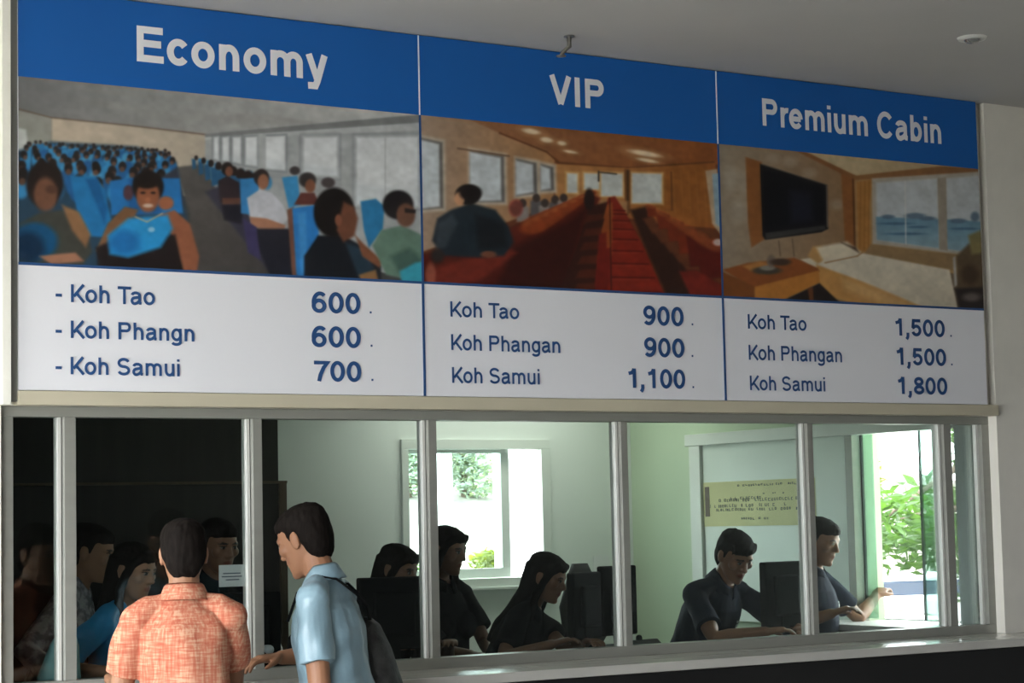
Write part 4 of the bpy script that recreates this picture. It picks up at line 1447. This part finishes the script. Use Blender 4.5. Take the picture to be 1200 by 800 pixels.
    tb.loft([(T(-.12, 0, -.01), Rt * .155 * s, Fw * .112 * s), (T(-.03, 0, -.012), Rt * .171 * wm * s, Fw * .119 * wm * s), (T(.06, 0, -.006), Rt * .160 * wm * s, Fw * .112 * wm * s)], 24)
    for hj, kn, an in legs:
        tb.tube([(hj, .098 * s), (hj.lerp(kn, .5), .084 * s), (kn, .070 * s)])
        tb.tube([(kn, .070 * s), (kn.lerp(an, .4), .066 * s), (kn.lerp(an, .9), .055 * s)], caps=False)
    link_mesh('trousers', smooth_mesh(tb, .009, 2), M[trousers], root, origin)
    for hj, kn, an in legs:
        fb = MB()
        sz = an.z - .085 * s
        fb.loft([(Vector((an.x, an.y, an.z)) - Z * .084 * s - F0 * .0, F0 * .01, R0 * .01)] +
                [(Vector((an.x, an.y, sz + z)) + F0 * .05 * s, F0 * d * s, R0 * w * s) for z, d, w in ((.004, .135, .047), (.025, .140, .050), (.045, .125, .047), (.065, .09, .044))] +
                [(Vector((an.x, an.y, sz + .095 * s)), F0 * .050 * s, R0 * .045 * s)], 22)
        so_ = fb.build('shoe', M['leather'], None, smooth=True)
        so_.data.transform(Matrix.Translation(-origin))
        so_.parent = root
    return dict(root=root, T=T, U=U, F=Fw, R=Rt, hc=hc, hf=hf, hr=hr, hu=hu, arms=arms, hip=hip, s=s, F0=F0, R0=R0, sh=sh)


#PEOPLE
# ------------------------------------------------------------------ customers at the counter
DZ = 1.078
A = person('person in a coral slub-weave short-sleeved shirt standing with back turned at the counter', 2.77, -.78, 66, 1.672, lean=6, head_yaw=-3, head_pitch=10,
           hands=((2.68, -.40, 1.13), (2.96, -.42, 1.13)), poles=((-.42, -.8, -.7), (.42, -.8, -.7)), shirt='coral', trousers='jeans', hair='short', tone=(.30, .15, .085),
           voxel=.0045, sleeve=.66, wrinkle=.0030, bulk=.90, palm=((0, 0, -1), (0, 0, -1)))
hbx = at(392, 800, -.72)
B = person('person in a pale blue shirt looking left, dark backpack on the back', hbx.x + .05, -.72, 138, 1.73, lean=10, head_yaw=20, head_pitch=22,
           hands=(at(368, 918, -.86), at(330, 770, -.36)), poles=((.2, -.3, -.1), (.2, .5, -.6)), shirt='blueshirt', trousers='trouser', hair='short', tone=(.30, .145, .08),
           voxel=.0045, sleeve=.72, wrinkle=.0042, palm=((-.5, .6, 0), (0, 0, -1)))

# backpack worn by the man in blue
T_, F_, R_, U_ = B['T'], B['F'], B['R'], B['U']
bp = empty('backpack', T_(.0, 0, -.2))
tag(bp, 'dark patterned backpack worn by the person in the pale blue shirt', 'backpack')
q = MB()
q.loft([(T_(h + .06, sx, fo + .06), R_ * w, F_ * d) for h, w, d, fo, sx in ((-.16, .05, .03, -.15, .19), (-.145, .085, .06, -.155, .19), (-.05, .10, .075, -.16, .19), (.10, .10, .075, -.16, .19), (.22, .092, .065, -.155, .185),
                                                        (.31, .07, .048, -.15, .175), (.345, .035, .022, -.148, .165))], 24, .75)
me = smooth_mesh(q, .007, 3)
link_mesh('bag_body', me, M['packcloth'], bp, bp.location)
q = MB()
q.loft([(T_(h + .05, .20, fo + .06), R_ * w, F_ * d) for h, w, d, fo in ((-.13, .05, .02, -.225), (-.11, .075, .034, -.23), (.02, .08, .036, -.235), (.08, .07, .026, -.232), (.095, .04, .012, -.228))], 20, .75)
me = smooth_mesh(q, .006, 2)
link_mesh('front_pocket', me, M['packcloth'], bp, bp.location)
for path in ([T_(.44, -.095, .106), T_(.53, -.088, .056), T_(.575, -.078, -.015), T_(.55, -.060, -.080), T_(.49, -.015, -.126), T_(.44, .06, -.136), T_(.40, .13, -.120)],
             [T_(.38, .15, .108), T_(.50, .125, .070), T_(.545, .115, .0), T_(.53, .118, -.07), T_(.47, .125, -.112), T_(.42, .14, -.120), T_(.38, .16, -.115)]):
    q = MB()
    secs = []
    for i, p in enumerate(path):
        d = (path[min(i + 1, len(path) - 1)] - path[max(i - 1, 0)]).normalized()
        wv = (R_ - d * R_.dot(d)).normalized()
        secs.append((p, wv * .011, d.cross(wv) * .004))
    q.loft(secs, 10, .6)
    o = q.build('shoulder_strap', M['plastic'], None, smooth=True)
    o.data.transform(Matrix.Translation(-Vector(bp.location)))
    o.parent = bp

# ------------------------------------------------------------------ people behind the glass
C = person('person in a bright blue top with long dark hair in the leftmost wide pane', 3.05, .62, -50, 1.60, lean=8, head_yaw=8, head_pitch=14, female=True,
           hands=((3.16, .30, 1.12), (2.92, .28, 1.12)), shirt='bluetop', hair='long', tone=(.33, .18, .11), sleeve=.8, collar=False)  # figure in the glass, placed inside as a solid person
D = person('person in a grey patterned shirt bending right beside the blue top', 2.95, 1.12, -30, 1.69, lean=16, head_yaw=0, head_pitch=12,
           hands=((3.10, .72, 1.02), (2.86, .62, 1.05)), shirt='pattern', hair='short', tone=(.30, .16, .09), sleeve=1.2, bulk=.92)  # second figure in the glass, likewise built as a body inside
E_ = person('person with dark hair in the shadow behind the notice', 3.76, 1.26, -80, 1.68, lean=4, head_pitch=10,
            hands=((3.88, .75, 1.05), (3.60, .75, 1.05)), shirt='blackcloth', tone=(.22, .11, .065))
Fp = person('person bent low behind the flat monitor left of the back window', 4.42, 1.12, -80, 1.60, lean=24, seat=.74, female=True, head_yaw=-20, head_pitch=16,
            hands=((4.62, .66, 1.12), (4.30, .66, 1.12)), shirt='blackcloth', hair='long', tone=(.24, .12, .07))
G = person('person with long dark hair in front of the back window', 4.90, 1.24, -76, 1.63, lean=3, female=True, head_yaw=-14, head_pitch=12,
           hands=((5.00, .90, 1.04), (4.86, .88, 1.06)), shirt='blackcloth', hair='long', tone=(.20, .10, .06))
Hp = person('person with long hair leaning right toward the centre monitors', 4.91, .86, -46, 1.57, lean=28, seat=.72, female=True, head_yaw=6, head_pitch=20,
            hands=((5.14, .36, 1.12), (4.96, .36, 1.12)), shirt='blackcloth', hair='long', tone=(.22, .11, .065))
I = person('person in a navy polo shirt writing at the desk before the pale side wall', 6.06, .90, -76, 1.66, lean=27, seat=.77, head_yaw=14, head_pitch=30,
           hands=((6.34, .36, 1.12), (6.12, .34, 1.12)), poles=((.9, .3, -.5), (-1, .1, -.5)), shirt='navy', hair='fringe', tone=(.27, .13, .075), voxel=.0045, slump=.02, wrinkle=.003)
J = person('person in a navy polo reaching out through the open side window', 6.76, .78, -58, 1.63, lean=3, head_yaw=10, head_pitch=16,
           hands=(atx(1026, 699, 7.30), (6.62, .46, 1.18)), poles=((.2, -.4, -1), (-.4, -.3, -.6)), shirt='navy', hair='short', tone=(.25, .125, .07), palm=((0, 0, -1), (0, 0, -1)), curl=.6)
# small pale emblems on the left chest of the two navy polos
for P in (I, J):
    so = [c for c in P['root'].children if c.name.startswith('shirt')][0]
    og = Vector(P['root'].location)
    for h, sx, w_, hh in ((.395, -.082, .013, .006), (.372, -.075, .010, .011)):
        aim = P['T'](h, sx, .12)
        best = min(so.data.vertices, key=lambda v: (Vector(v.co) + og - aim).length_squared)
        nn = best.normal.normalized()
        ax = nn.cross(Vector((0, 0, 1))).normalized()
        q = MB()
        q.ball(Vector(best.co) + og, w_, hh, .003, (ax, nn.cross(ax), nn))
        o = q.build('emblem', M['paper'], None, smooth=True)
        o.data.transform(Matrix.Translation(-og))
        o.parent = so


# ------------------------------------------------------------------ desk and things on it
def thing_box(name, m, b, label, cat, group=None, bevel=.004):
    q = MB()
    q.box(*b)
    o = q.build(name, m, None, bevel, loc=((b[0] + b[1]) / 2, (b[2] + b[3]) / 2, b[4]))
    tag(o, label, cat, group)
    return o


dk = empty('service_desk', (4.6, .4, 0))
tag(dk, 'long dark desk running behind the ticket windows', 'desk')
boxobj('desk_top', M['desk'], (2.45, 6.80, .115, .62, 1.035, DZ), dk, .004)
for xx in (2.5, 3.4, 4.3, 5.2, 6.1, 6.76):
    boxobj('desk_leg', M['desk'], (xx - .02, xx + .02, .53, .57, 0, 1.035), dk)
boxobj('front_panel', M['desk'], (2.45, 6.80, .12, .14, .1, 1.035), dk)
sc = empty('side_counter', (7.05, .55, 0))
tag(sc, 'white counter ledge in the open side window at the right', 'counter')
boxobj('counter_top', M['white_lam'], (6.86, RX - .021, .10, 1.02, 1.082, 1.112), sc, .004)
boxobj('counter_base', M['desk'], (6.90, RX - .01, .14, 1.0, 0, 1.082), sc)


ol = empty('outer_ledge', (RX + .36, .6, 0))
tag(ol, 'white ledge outside the open side window', 'ledge')
boxobj('ledge_top', M['white_lam'], (RX + .205, RX + .52, .22, 1.05, 1.082, 1.112), ol, .004)
boxobj('ledge_wall', M['plaster'], (RX + .205, RX + .30, .22, 1.05, -.1, 1.082), ol)


def monitor(cx, cy, z0, w, h, face, label, group='computer monitors on the desk'):
    """face: heading of the screen side"""
    t = empty('computer_monitor', (cx, cy, z0))
    tag(t, label, 'monitor', group)

    def prt(name, m, b, bevel=.003):
        q = MB()
        q.box(*b)
        o = q.build(name, m, None, bevel)
        o.parent = t
        return o
    st = .055
    prt('housing', M['plastic'], (-w / 2, w / 2, -.012, .030, st, st + h), .008)
    prt('rear_bulge', M['plastic'], (-w * .32, w * .32, .030, .055, st + h * .18, st + h * .8), .012)
    prt('screen', M['screen'], (-w / 2 + .014, w / 2 - .014, -.0135, -.012, st + .016, st + h - .014), 0)
    prt('neck', M['plastic'], (-.03, .03, .012, .034, .010, st + .08), .004)
    q = MB()
    q.loft([((0, .02, 0), (.11, 0, 0), (0, .085, 0)), ((0, .02, .010), (.11, 0, 0), (0, .085, 0)), ((0, .02, .014), (.09, 0, 0), (0, .07, 0))], 28, .8)
    o = q.build('stand_base', M['plastic'], None)
    o.parent = t
    t.rotation_euler = (0, 0, math.radians(face + 90))
    return t


# monitors turned away from the glass (screens face the clerks, heading ~ +90)
p = at(458, 724, .42)
monitor(p.x, .42, DZ, .30, .30, 84, 'black flat monitor in front of the bent-low clerk, left of the back window')
p = at(683, 715, .40)
monitor(p.x, .40, DZ, .215, .29, 112, 'left one of the two black monitors close together at the centre')
p = at(722, 715, .52)
monitor(p.x, .52, DZ, .215, .31, 100, 'right one of the two black monitors close together at the centre')
p = at(914, 702, .40)
monitor(p.x, .40, DZ, .26, .305, 100, 'black monitor beside the writing clerk in navy')
p = at(285, 715, .42)
mn = monitor(p.x, .42, DZ, .30, .26, 86, 'black monitor behind a white notice, left of the blue-shirt customer')

# white notice taped inside the glass
p0_, p1_ = at(255.5, 662, .024), at(300, 686, .024)
nt_ = empty('paper_notice', (p0_.x, .022, p1_.z))
tag(nt_, 'small white paper notice fixed inside the glass beside the coral shirt', 'notice')
boxobj('sheet', M['paper'], (p0_.x, p1_.x - .045, .0165, .0175, p1_.z, p0_.z), nt_)
q = MB()
for k, (u0, u1) in enumerate(((.15, .8), (.1, .85), (.25, .75))):
    zz = p0_.z - .032 - .012 * k
    W_ = p1_.x - .045 - p0_.x
    q.box(p0_.x + W_ * u0, p0_.x + W_ * u1, .0160, .0165, zz - .002, zz + .002)
q.build('printed_lines', M['ink'], nt_)

# telephone headset-like pale shape beyond: a desk telephone
t = empty('desk_telephone', (at(318, 700, .30).x, .30, DZ))
tag(t, 'dark desk telephone with pale handset left of the blue-shirt customer', 'telephone')
q = MB()
q.prism([(-.08, 0), (.08, 0), (.08, .03), (-.08, .075)], 'x', -.07, .07)
o = q.build('phone_base', M['plastic'], None, .006)
o.parent = t
q = MB()
q.tube([((-.045, -.07, .095), .019), ((-.045, -.05, .10), .014), ((-.045, .03, .088), .014), ((-.045, .06, .07), .019)], 12)
o = q.build('handset', M['paper'], None, smooth=True)
o.parent = t

# papers, pen cup, keyboard
for k, (px, py, lab) in enumerate(((757, 744, 'loose white sheets lying on the desk right of the centre monitors'), (850, 741, 'white form on the desk under the hands of the navy-shirted clerk'))):
    p = at(px, py, .30)
    thing_box('paper_sheets', M['paper'], (p.x - .09, p.x + .09, .22, .40, DZ, DZ + .006), lab, 'paper', None, 0)
p = at(905, 738, .22)
kb = empty('keyboard', (p.x, .2, DZ))
tag(kb, 'pale computer keyboard in front of the monitor beside the writing clerk', 'keyboard')
boxobj('case', M['alu'], (p.x - .15, p.x + .15, .15, .28, DZ, DZ + .022), kb, .004)
q = MB()
for i in range(13):
    for j in range(4):
        q.box(p.x - .138 + i * .0213, p.x - .121 + i * .0213, .162 + j * .026, .182 + j * .026, DZ + .022, DZ + .028)
q.build('keys', M['paper'], kb)
p = at(742, 735, .28)
pc = empty('pen_cup', (p.x - .06, .28, DZ))
tag(pc, 'dark pen cup with pens behind the post right of the centre monitors', 'pen cup')
q = MB()
q.loft([((0, 0, 0), (.036, 0, 0), (0, .036, 0)), ((0, 0, .10), (.04, 0, 0), (0, .04, 0)), ((0, 0, .10), (.035, 0, 0), (0, .035, 0)), ((0, 0, .02), (.03, 0, 0), (0, .03, 0))], 20)
o = q.build('cup', M['plastic'], None, smooth=True)
o.parent = pc
for k in range(4):
    q = MB()
    b = Vector((.018 * math.cos(k * 1.7), .018 * math.sin(k * 1.7), .022))
    q.tube([(b, .004), (b * 1.5 + Vector((0, 0, .14)), .004)], 8)
    o = q.build('pen', [M['chrome'], M['ink'], M['sign_blue'], M['ink']][k], None, smooth=True)
    o.parent = pc


# chairs
def stool(x, y, face, seat, top, label, bw=1.0, group='clerks chairs behind the desk'):
    t = empty('desk_chair', (x, y, 0))
    tag(t, label, 'chair', group)
    t.rotation_euler = (0, 0, math.radians(face - 90))

    def lk(q, name, m, sm=True, bevel=0):
        o = q.build(name, m, None, bevel, sm)
        o.parent = t
        return o
    q = MB()
    q.loft([((0, 0, seat - .07), (.17, 0, 0), (0, .17, 0)), ((0, 0, seat - .05), (.21, 0, 0), (0, .21, 0)), ((0, 0, seat - .015), (.22, 0, 0), (0, .215, 0)), ((0, 0, seat), (.19, 0, 0), (0, .19, 0))], 28, .75)
    lk(q, 'seat', M['chair'])
    q = MB()
    b0 = seat + .18
    q.loft([((0, -.235, b0), (.12, 0, 0), (0, .02, 0)), ((0, -.245, b0 + .05), (.19, 0, 0), (0, .028, 0)), ((0, -.26, (b0 + top) / 2), (.205, 0, 0), (0, .03, 0)),
            ((0, -.27, top - .05), (.19 * bw, 0, 0), (0, .028, 0)), ((0, -.272, top), (.13 * bw, 0, 0), (0, .018, 0))], 28, .65)
    lk(q, 'backrest', M['chair'])
    q = MB()
    q.tube([((0, -.10, seat - .06), .018), ((0, -.25, seat - .04), .018), ((0, -.275, seat + .1), .018), ((0, -.275, b0 + .12), .016)], 10)
    lk(q, 'back_bracket', M['plastic'])
    q = MB()
    q.tube([((0, 0, .07), .028), ((0, 0, seat * .55), .028), ((0, 0, seat * .55), .018), ((0, 0, seat - .06), .018)], 14)
    lk(q, 'column', M['chrome'])
    q = MB()
    n = 28
    q.tube([((.2 * math.cos(2 * math.pi * k / n), .2 * math.sin(2 * math.pi * k / n), seat - .42), .010) for k in range(n + 1)], 8, caps=False)
    lk(q, 'foot_ring', M['chrome'])
    for k in range(5):
        a = 2 * math.pi * k / 5 + .3
        q = MB()
        q.tube([((0, 0, .085), .024), ((.27 * math.cos(a), .27 * math.sin(a), .062), .016)], 10)
        lg = lk(q, 'base_arm', M['plastic'])
        q = MB()
        q.ball((.27 * math.cos(a), .27 * math.sin(a), .028), .026, .026, .028)
        o = q.build('caster', M['plastic'], None, smooth=True)
        o.parent = lg
    return t


stool(4.42, 1.12, -80, .74, 1.20, 'desk chair under the clerk bent low behind the monitor')
stool(4.91, .86, -46, .72, 1.18, 'desk chair under the clerk leaning toward the centre monitors')
stool(6.06, .90, -76, .77, 1.06, 'desk chair under the writing clerk in navy')
p = at(681, 660, 2.0)
stool(p.x + .10, 1.76, -68, .80, p.z, 'empty black chair whose backrest top shows above the centre monitors', .5)

# sheets and a dark hook on the back wall
p = at(708, 662, YBK - .004)
for k, (dx, dz, w, h) in enumerate(((-.02, -.02, .11, .15), (.03, -.18, .10, .13))):
    o = thing_box('wall_sheet', M['paper'], (p.x + dx - w / 2, p.x + dx + w / 2, YBK - .004, YBK - .001, p.z + dz - h / 2, p.z + dz + h / 2),
                  ('upper' if k == 0 else 'lower') + ' white sheet pinned on the back wall right of the empty chair', 'paper', 'sheets pinned on the back wall', 0)
p = at(735.5, 667, YBK - .01)
t = empty('wall_hook', p)
tag(t, 'small dark hook on the back wall near its right corner', 'hook')
q = MB()
q.ball((p.x, YBK - .008, p.z), .018, .010, .022)
q.build('hook_plate', M['plastic'], t, smooth=True)
q = MB()
q.tube([((p.x, YBK - .01, p.z - .005), .005), ((p.x, YBK - .035, p.z - .012), .005), ((p.x, YBK - .038, p.z + .008), .005)], 8)
q.build('hook_arm', M['plastic'], t, smooth=True)

# yellow notice sheet on the pale side panel
nz0, nz1, ny0, ny1 = 1.600, 1.846, 1.20, 2.165
nb_ = empty('wall_notice', (RX - .027, (ny0 + ny1) / 2, nz0))
tag(nb_, 'wide yellowish notice with rows of dark writing on the side wall panel', 'notice')
boxobj('sheet', mat('yellowed_paper', (0.64, 0.64, 0.36), 0.75, var=.08, scale=5), (RX - .0275, RX - .0255, ny0, ny1, nz0, nz1), nb_)
q = MB()
rs_ = random.Random(11)
rows = [(1.822, .010, .30, .95, .55), (1.775, .006, .55, .75, .5), (1.752, .014, .20, .52, .6), (1.742, .016, .12, .88, .75), (1.712, .016, .05, .80, .65), (1.690, .014, .12, .86, .75), (1.640, .011, .35, .62, .8)]
for z, hh, u0, u1, dens in rows:
    u = u0
    while u < u1:
        w = rs_.uniform(.008, .022)
        if rs_.random() < dens:
            yy = ny1 - (ny1 - ny0) * u
            zz = z + rs_.uniform(-.002, .002)
            q.box(RX - .0285, RX - .0275, yy - w * .8, yy, zz - hh / 2, zz - hh / 2 + .003)
            q.box(RX - .0285, RX - .0275, yy - .004, yy, zz - hh / 2, zz + hh / 2)
            if rs_.random() < .6:
                q.box(RX - .0285, RX - .0275, yy - w * .8, yy, zz + hh / 2 - .003, zz + hh / 2)
            if rs_.random() < .5:
                q.box(RX - .0285, RX - .0275, yy - w * .8, yy - w * .8 + .003, zz - hh / 2, zz + hh / 2)
        u += (w + .006) / (ny1 - ny0)
q.build('dark_writing', M['ink'], nb_)
q = MB()
q.box(RX - .0287, RX - .0275, ny1 - .055, ny1 - .015, nz0 + .055, nz1 - .025)
q.build('brown_strip', M['brown_wood'], nb_)

# invented bag standing in for a turquoise cloth edge, far left
p = at(60, 790, .26)
t = empty('bag_stand_in', (p.x + .03, .26, DZ))
tag(t, 'pale turquoise cloth edge, built as a bag, behind the far left frame post', 'bag')
q = MB()
q.loft([((0, 0, 0), (.085, 0, 0), (0, .05, 0)), ((0, 0, .04), (.080, 0, 0), (0, .05, 0)), ((.02, 0, .15), (.055, 0, 0), (0, .035, 0)), ((.03, 0, .21), (.030, 0, 0), (0, .016, 0))], 20, .8)
o = q.build('bag_body', M['turq'], None, smooth=True)
o.parent = t
q = MB()
q.tube([((.01, 0, .20), .006), ((.01, 0, .27), .006), ((.03, 0, .30), .006), ((.05, 0, .27), .006), ((.05, 0, .20), .006)], 8)
o = q.build('bag_handle', M['turq'], None, smooth=True)
o.parent = t

# ------------------------------------------------------------------ outdoors
q = MB()
q.box(7.42, 60, -30, 60, -.16, -.10)
q.box(-20, 7.42, 3.2, 60, -.16, -.10)
q.box(-40, XL - .3, -40, 10, -.16, -.10)
o = q.build('ground_yard', M['ground'])
o['kind'] = 'structure'


def foliage(mb, centre, rad, n, leaf, rs, shell=.45):
    for _ in range(n):
        d = Vector((rs.gauss(0, 1), rs.gauss(0, 1), rs.gauss(0, 1))).normalized()
        r_ = shell + (1 - shell) * rs.random()
        p = Vector(centre) + Vector((d.x * rad[0], d.y * rad[1], d.z * rad[2])) * r_
        u = Vector((rs.gauss(0, 1), rs.gauss(0, 1), rs.gauss(0, .5))).normalized()
        w = u.orthogonal().normalized()
        w.rotate(Matrix.Rotation(rs.uniform(0, 6.28), 3, u))
        L = leaf * rs.uniform(.6, 1.3)
        W = L * .38
        nn = u.cross(w) * L * .12
        mb.add([p - u * L, p + w * W - nn, p + u * L, p - w * W - nn, p + nn * .3], [(0, 1, 4), (1, 2, 4), (2, 3, 4), (3, 0, 4)])


def tree(name, base, height, crowns, n, leaf, lm, label, cat, group=None, seed=1, branches=True):
    rs = random.Random(seed)
    t = empty(name, base)
    tag(t, label, cat, group)
    B_ = Vector(base)
    if height > 0:
        q = MB()
        top = B_ + Vector((rs.uniform(-.1, .1), rs.uniform(-.1, .1), height))
        q.tube([(B_ - Vector((0, 0, .1)), height * .035 + .03), (B_.lerp(top, .5), height * .025 + .02), (top, height * .012 + .01)], 10)
        for c, r_ in crowns:
            c_ = B_ + Vector(c)
            st = B_.lerp(top, rs.uniform(.5, .9))
            q.tube([(st, height * .012 + .012), (st.lerp(c_, .6) + Vector((0, 0, .05)), .02), (c_, .008)], 8)
        q.build('trunk', M['bark'], t, smooth=True)
    q = MB()
    tot = sum(r_[0] * r_[1] * r_[2] for _, r_ in crowns)
    for c, r_ in crowns:
        foliage(q, B_ + Vector(c), r_, max(30, int(n * r_[0] * r_[1] * r_[2] / tot)), leaf, rs)
    q.build('foliage', lm, t)
    return t


# right-hand tree seen through the side window
c0 = atx(1060, 610, 13.0)
tree('shade_tree', (c0.x + 1.6, c0.y + .6, -.10), 2.7,
     [((-1.55, -.5, 1.70), (.5, .5, .26)), ((-1.1, -.1, 1.52), (.5, .5, .36)), ((-.5, .2, 1.7), (.7, .7, .40)), ((1.2, .5, 2.5), (.9, .9, .6)), ((-2.0, -.3, 1.45), (.28, .35, .26)),
      ((-.8, -.6, 1.20), (.4, .35, .28)), ((-.1, -.5, 1.45), (.5, .5, .45))],
     2600, .085, M['leaf'], 'leafy green tree outside the open side window', 'tree', seed=4)
c1 = atx(1013, 550, 16.0)
tree('slender_tree', (c1.x, c1.y, -.10), 2.6, [((0, 0, 2.0), (.22, .22, .55)), ((.05, .1, 2.5), (.2, .2, .35))], 700, .07, M['leaf_yellow'],
     'slim yellow-green tree at the left edge of the side window view', 'tree', seed=9)

# white car beyond the tree
cp = atx(1052, 706, 15.5)
car = empty('car', (cp.x, cp.y, -.10))
tag(car, 'white car parked outside beyond the side window', 'car')


def cpart(q, name, m, par=None, bevel=0, sm=False):
    o = q.build(name, m, None, bevel, sm)
    o.parent = par or car
    return o


q = MB()
q.prism([(-2.1, .25), (-1.75, .22), (1.75, .22), (2.1, .3), (2.1, .66), (1.9, .80), (1.0, .90), (-1.55, .90), (-2.1, .80)], 'y', -.82, .82)
cpart(q, 'body', M['carpaint'], None, .06)
q = MB()
q.prism([(-1.5, .88), (-1.1, 1.05), (.45, 1.06), (.98, .88)], 'y', -.74, .74)
gh = cpart(q, 'window_band', M['carglass'], None, .03)
q = MB()
q.prism([(-1.16, 1.035), (-1.0, 1.10), (.36, 1.115), (.52, 1.04)], 'y', -.745, .745)
cpart(q, 'roof', M['carpaint'], None, .03)
for sx_ in (-1.3, 1.3):
    for sy_ in (-.80, .80):
        q = MB()
        q.loft([((sx_, sy_ - .1, .32), (.31, 0, 0), (0, 0, .31)), ((sx_, sy_ - .08, .32), (.33, 0, 0), (0, 0, .33)), ((sx_, sy_ + .08, .32), (.33, 0, 0), (0, 0, .33)), ((sx_, sy_ + .1, .32), (.31, 0, 0), (0, 0, .31))], 24)
        wl = cpart(q, 'wheel', M['tyre'])
        q = MB()
        q.loft([((sx_, sy_ - .112, .32), (.17, 0, 0), (0, 0, .17)), ((sx_, sy_ + .112, .32), (.17, 0, 0), (0, 0, .17))], 20)
        cpart(q, 'hub_cap', M['chrome'], wl)
car.rotation_euler = (0, 0, math.radians(-22))

# slope, plants and wood behind the back window
gx = np.linspace(0, 26, 60)
gy = np.linspace(5.0, 34, 60)
vs, fs = [], []
for j, yy in enumerate(gy):
    for i, xx in enumerate(gx):
        f = max(0, (yy - 6) / 9)
        z = -.1 + 1.72 * min(1, f) ** .8 + max(0, yy - 17) * .22 + (.12 * noise.noise(Vector((xx * .8, yy * .8, 0)))) * min(1, f * 2)
        vs.append((xx, yy, z))
for j in range(59):
    for i in range(59):
        k = j * 60 + i
        fs.append((k, k + 1, k + 61, k + 60))
q = MB()
q.add(vs, fs)
o = q.build('hill_slope', M['slope'], smooth=True)
o['kind'] = 'structure'


def slope_z(xx, yy):
    f = max(0, (yy - 6) / 9)
    return -.1 + 1.72 * min(1, f) ** .8 + max(0, yy - 17) * .22


rs_ = random.Random(21)
kinds = ['yellow-green shrub at the foot of the sandy slope', 'yellow-green shrub higher up the sandy slope']
k = 0
for px, py, Y, r_ in ((484, 650, 8.6, .34), (556, 655, 8.2, .30), (576, 662, 7.8, .26), (566, 640, 9.6, .30), (580, 634, 11.0, .32), (482, 634, 10.6, .30), (540, 660, 7.6, .28)):
    p = at(px, py, Y)
    zz = slope_z(p.x, Y)
    tree('slope_shrub', (p.x, Y, zz), 0, [((0, 0, r_ * .55), (r_, r_, r_ * .8)), ((r_ * .7, .1, r_ * .4), (r_ * .6, r_ * .6, r_ * .5))], 420, .07, M['leaf_yellow'] if k % 2 == 0 else M['leaf'],
         ['small bush low at the left edge of the back window view', 'pale bush just right of the hair in front of the back window', 'lowest bush at the right of the back window view',
          'mid-height bush on the sunny slope seen in the back window', 'uppermost bush at the right on the sunny slope', 'uppermost bush at the left on the sunny slope', 'low bush behind the head in the back window'][k],
         'bush', 'bushes on the sunny slope', seed=30 + k)
    k += 1
for k, (px, py, Y, r_) in enumerate(((548, 618, 11.5, .20), (575, 610, 13.0, .26), (535, 626, 10.5, .18))):
    p = at(px, py, Y)
    q = MB()
    q.ball((0, 0, r_ * .3), r_ * 1.3, r_, r_ * .7, n=12, k=7)
    q.v = [tuple(Vector(v) * (1 + .25 * noise.noise(Vector(v) * 4 + Vector((k, 0, 0))))) for v in q.v]
    o = q.build('boulder', M['rock'])
    o.location = (p.x, Y, slope_z(p.x, Y) - .02)
    tag(o, ['grey boulder on the slope above the pale bush', 'larger grey boulder near the top of the slope', 'small boulder beside the white post'][k], 'rock', 'boulders on the slope')
nt2 = 0
for k, (px, Y) in enumerate(((478, 19.0), (546, 18.6), (608, 19.2), (505, 24.5), (575, 25.0))):
    p = at(px, 600, Y)
    zz = slope_z(p.x, Y)
    tree('hill_tree', (p.x, Y, zz), 1.1, [((0, 0, .75), (.40, .40, .55)), ((.12, -.1, .35), (.40, .34, .36)), ((-.12, .1, 1.2), (.36, .34, .42)), ((.06, .05, 1.65), (.36, .36, .4)), ((-.05, -.05, 2.1), (.3, .3, .35))], 3000, .065, M['leaf_hazed'],
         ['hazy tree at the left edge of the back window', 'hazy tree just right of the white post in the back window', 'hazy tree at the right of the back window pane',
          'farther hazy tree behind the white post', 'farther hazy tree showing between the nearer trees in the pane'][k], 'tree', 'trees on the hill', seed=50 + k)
p0_, p1_ = at(598, 600, 3.9), at(660, 600, 3.9)
q = MB()
q.box(p0_.x, p1_.x, 3.9, 4.1, -.1, 2.9)
q.box(p0_.x - .03, p1_.x + .03, 3.87, 4.13, 2.9, 3.0)
o = q.build('garden_wall', M['white_lam'])
o['kind'] = 'structure'
pa, pb = at(512, 600, 4.2), at(525.5, 600, 4.2)
q = MB()
q.box(-.09, .09, -.06, .06, 0, 3.0)
q.box(-.12, .12, -.09, .09, 0, .12)
o = q.build('porch_post', M['white_lam'], None, .006)
wq = (pb.x - pa.x) / 2
o.scale = (wq / .09, 1, 1)
o.location = ((pa.x + pb.x) / 2, 4.2, -.10)
tag(o, 'white porch post standing outside the back window', 'post')
